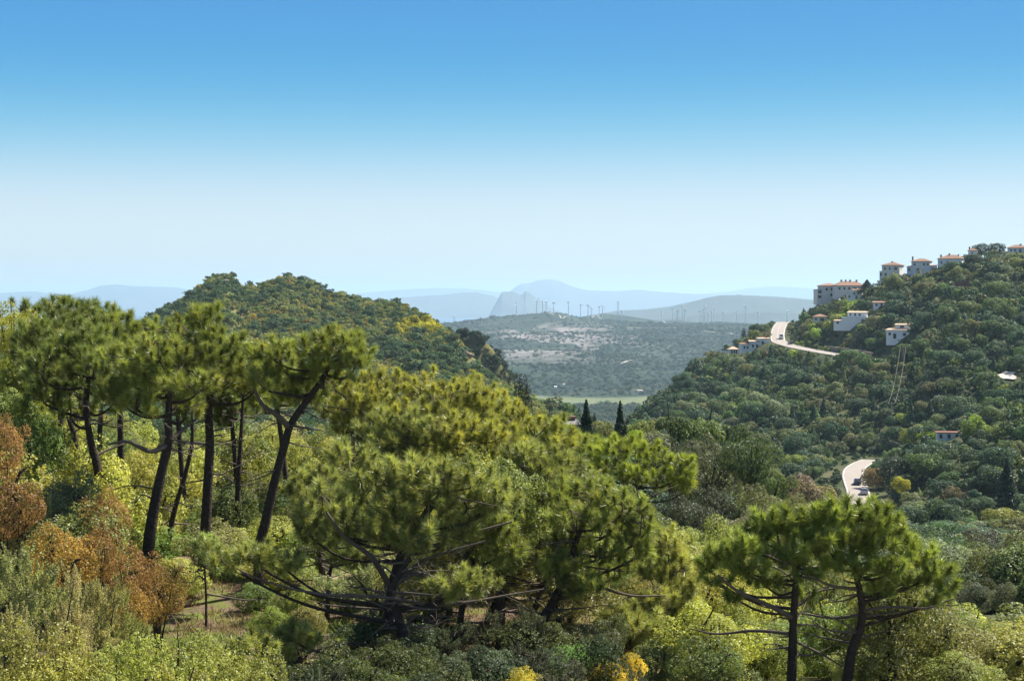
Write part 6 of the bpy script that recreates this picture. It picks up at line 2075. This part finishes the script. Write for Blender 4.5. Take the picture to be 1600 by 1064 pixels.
def mass(name, D, protos, mat):
    """one object: tree shapes set on points by geometry nodes"""
    n = len(D['x'])
    me = bpy.data.meshes.new(name)
    me.vertices.add(n)
    me.vertices.foreach_set("co", np.column_stack([D['x'], D['y'], D['z'] - .15]).astype(np.float32).ravel())
    at_ = me.attributes.new("tint", 'FLOAT_COLOR', 'POINT')
    at_.data.foreach_set("color", np.column_stack([D['c'], np.ones(n)]).astype(np.float32).ravel())
    at_ = me.attributes.new("scl", 'FLOAT_VECTOR', 'POINT')
    at_.data.foreach_set("vector", np.column_stack([D['s'] * 1.2 * (an_ := rg.uniform(.78, 1.28, n)), D['s'] * 1.2 / an_, D['h'] / D['ch']]).astype(np.float32).ravel())
    at_ = me.attributes.new("rot", 'FLOAT_VECTOR', 'POINT')
    at_.data.foreach_set("vector", np.column_stack([rg.normal(0, .12, n), rg.normal(0, .12, n), rg.uniform(0, 6.283, n)]).astype(np.float32).ravel())
    at_ = me.attributes.new("kind_index", 'INT', 'POINT')
    at_.data.foreach_set("value", D['v'].astype(np.int32))
    o = obj(name, me, kind='stuff')
    ng = bpy.data.node_groups.new(name + " nodes", 'GeometryNodeTree')
    ng.interface.new_socket("Geometry", in_out='INPUT', socket_type='NodeSocketGeometry')
    ng.interface.new_socket("Geometry", in_out='OUTPUT', socket_type='NodeSocketGeometry')
    gi = ng.nodes.new('NodeGroupInput')
    go = ng.nodes.new('NodeGroupOutput')
    jn = ng.nodes.new('GeometryNodeJoinGeometry')
    mp = ng.nodes.new('GeometryNodeMeshToPoints')
    ng.links.new(gi.outputs[0], mp.inputs['Mesh'])

    def named(nm, dt):
        q = ng.nodes.new('GeometryNodeInputNamedAttribute')
        q.data_type = dt
        q.inputs['Name'].default_value = nm
        return [s for s in q.outputs if s.enabled and s.name == 'Attribute'][0]
    sc, ro, kd = named('scl', 'FLOAT_VECTOR'), named('rot', 'FLOAT_VECTOR'), named('kind_index', 'INT')
    for k in sorted(set(D['v'].tolist())):
        oi = ng.nodes.new('GeometryNodeObjectInfo')
        oi.inputs['Object'].default_value = protos[k]
        cmpn = ng.nodes.new('FunctionNodeCompare')
        cmpn.data_type = 'INT'
        cmpn.operation = 'EQUAL'
        ins = [s for s in cmpn.inputs if s.enabled and s.type == 'INT']
        ng.links.new(kd, ins[0])
        ins[1].default_value = int(k)
        ip = ng.nodes.new('GeometryNodeInstanceOnPoints')
        ng.links.new(mp.outputs[0], ip.inputs['Points'])
        ng.links.new(cmpn.outputs[0], ip.inputs['Selection'])
        ng.links.new(oi.outputs['Geometry'], ip.inputs['Instance'])
        e2r = ng.nodes.new('FunctionNodeEulerToRotation')
        ng.links.new(ro, e2r.inputs[0])
        ng.links.new(e2r.outputs[0], ip.inputs['Rotation'])
        ng.links.new(sc, ip.inputs['Scale'])
        ng.links.new(ip.outputs[0], jn.inputs[0])
    ng.links.new(jn.outputs[0], go.inputs[0])
    md = o.modifiers.new("plants", 'NODES')
    md.node_group = ng
    return o


PROTO = [bpy.data.objects.new(f.name, f) for f in FAR]     # shapes only, never linked to the scene
mass("right_hillside_woods", RX, PROTO, WL)
mass("left_hill_scrub", LX, PROTO, WL)
mass("valley_woods", VX, PROTO, WL)
mass("far_hill_scrub", CX, PROTO, WL)

# grass in the clearings
x, y = jgrid(-26, 26, 24, 100, .42, rg)
a = 800 + F * x / y
keep = (a > -60) & (a < 1660) & (fbm(x / 3, y / 3, 61, 3) > .5)
x, y = x[keep], y[keep]
n = len(x)
rg2 = np.random.default_rng(5)
k = 26
bx = rg2.normal(0, .16, (k, 2))
dv = unit(np.column_stack([rg2.normal(0, .5, (k, 2)), np.ones(k)]))
ln = rg2.uniform(.2, .5, k)
sd_ = unit(np.column_stack([rg2.normal(0, 1, (k, 2)), np.zeros(k)])) * .012
b0 = np.column_stack([bx, np.zeros(k)])
V = np.stack([b0 - sd_, b0 + sd_, b0 + dv * ln[:, None]], 1).reshape(-1, 3)
gm_ = make_mesh("grass tuft", [(V, np.arange(3 * k).reshape(-1, 3), 0, np.repeat(rg2.uniform(0, 1, k), 3))], [WL])
GX = dict(x=x, y=y, z=H(x, y) + .1, s=rg.uniform(.7, 1.3, n), h=rg.uniform(.4, .9, n), c=np.where((fbm(x / 5, y / 5, 66, 3) > .52)[:, None], np.array([.17, .25, .03]), np.array([.2, .15, .07])) * rg.uniform(.7, 1.3, (n, 1)), v=np.zeros(n, int), ch=np.ones(n))
mass("grass", GX, [bpy.data.objects.new("grass tuft", gm_)], WL)
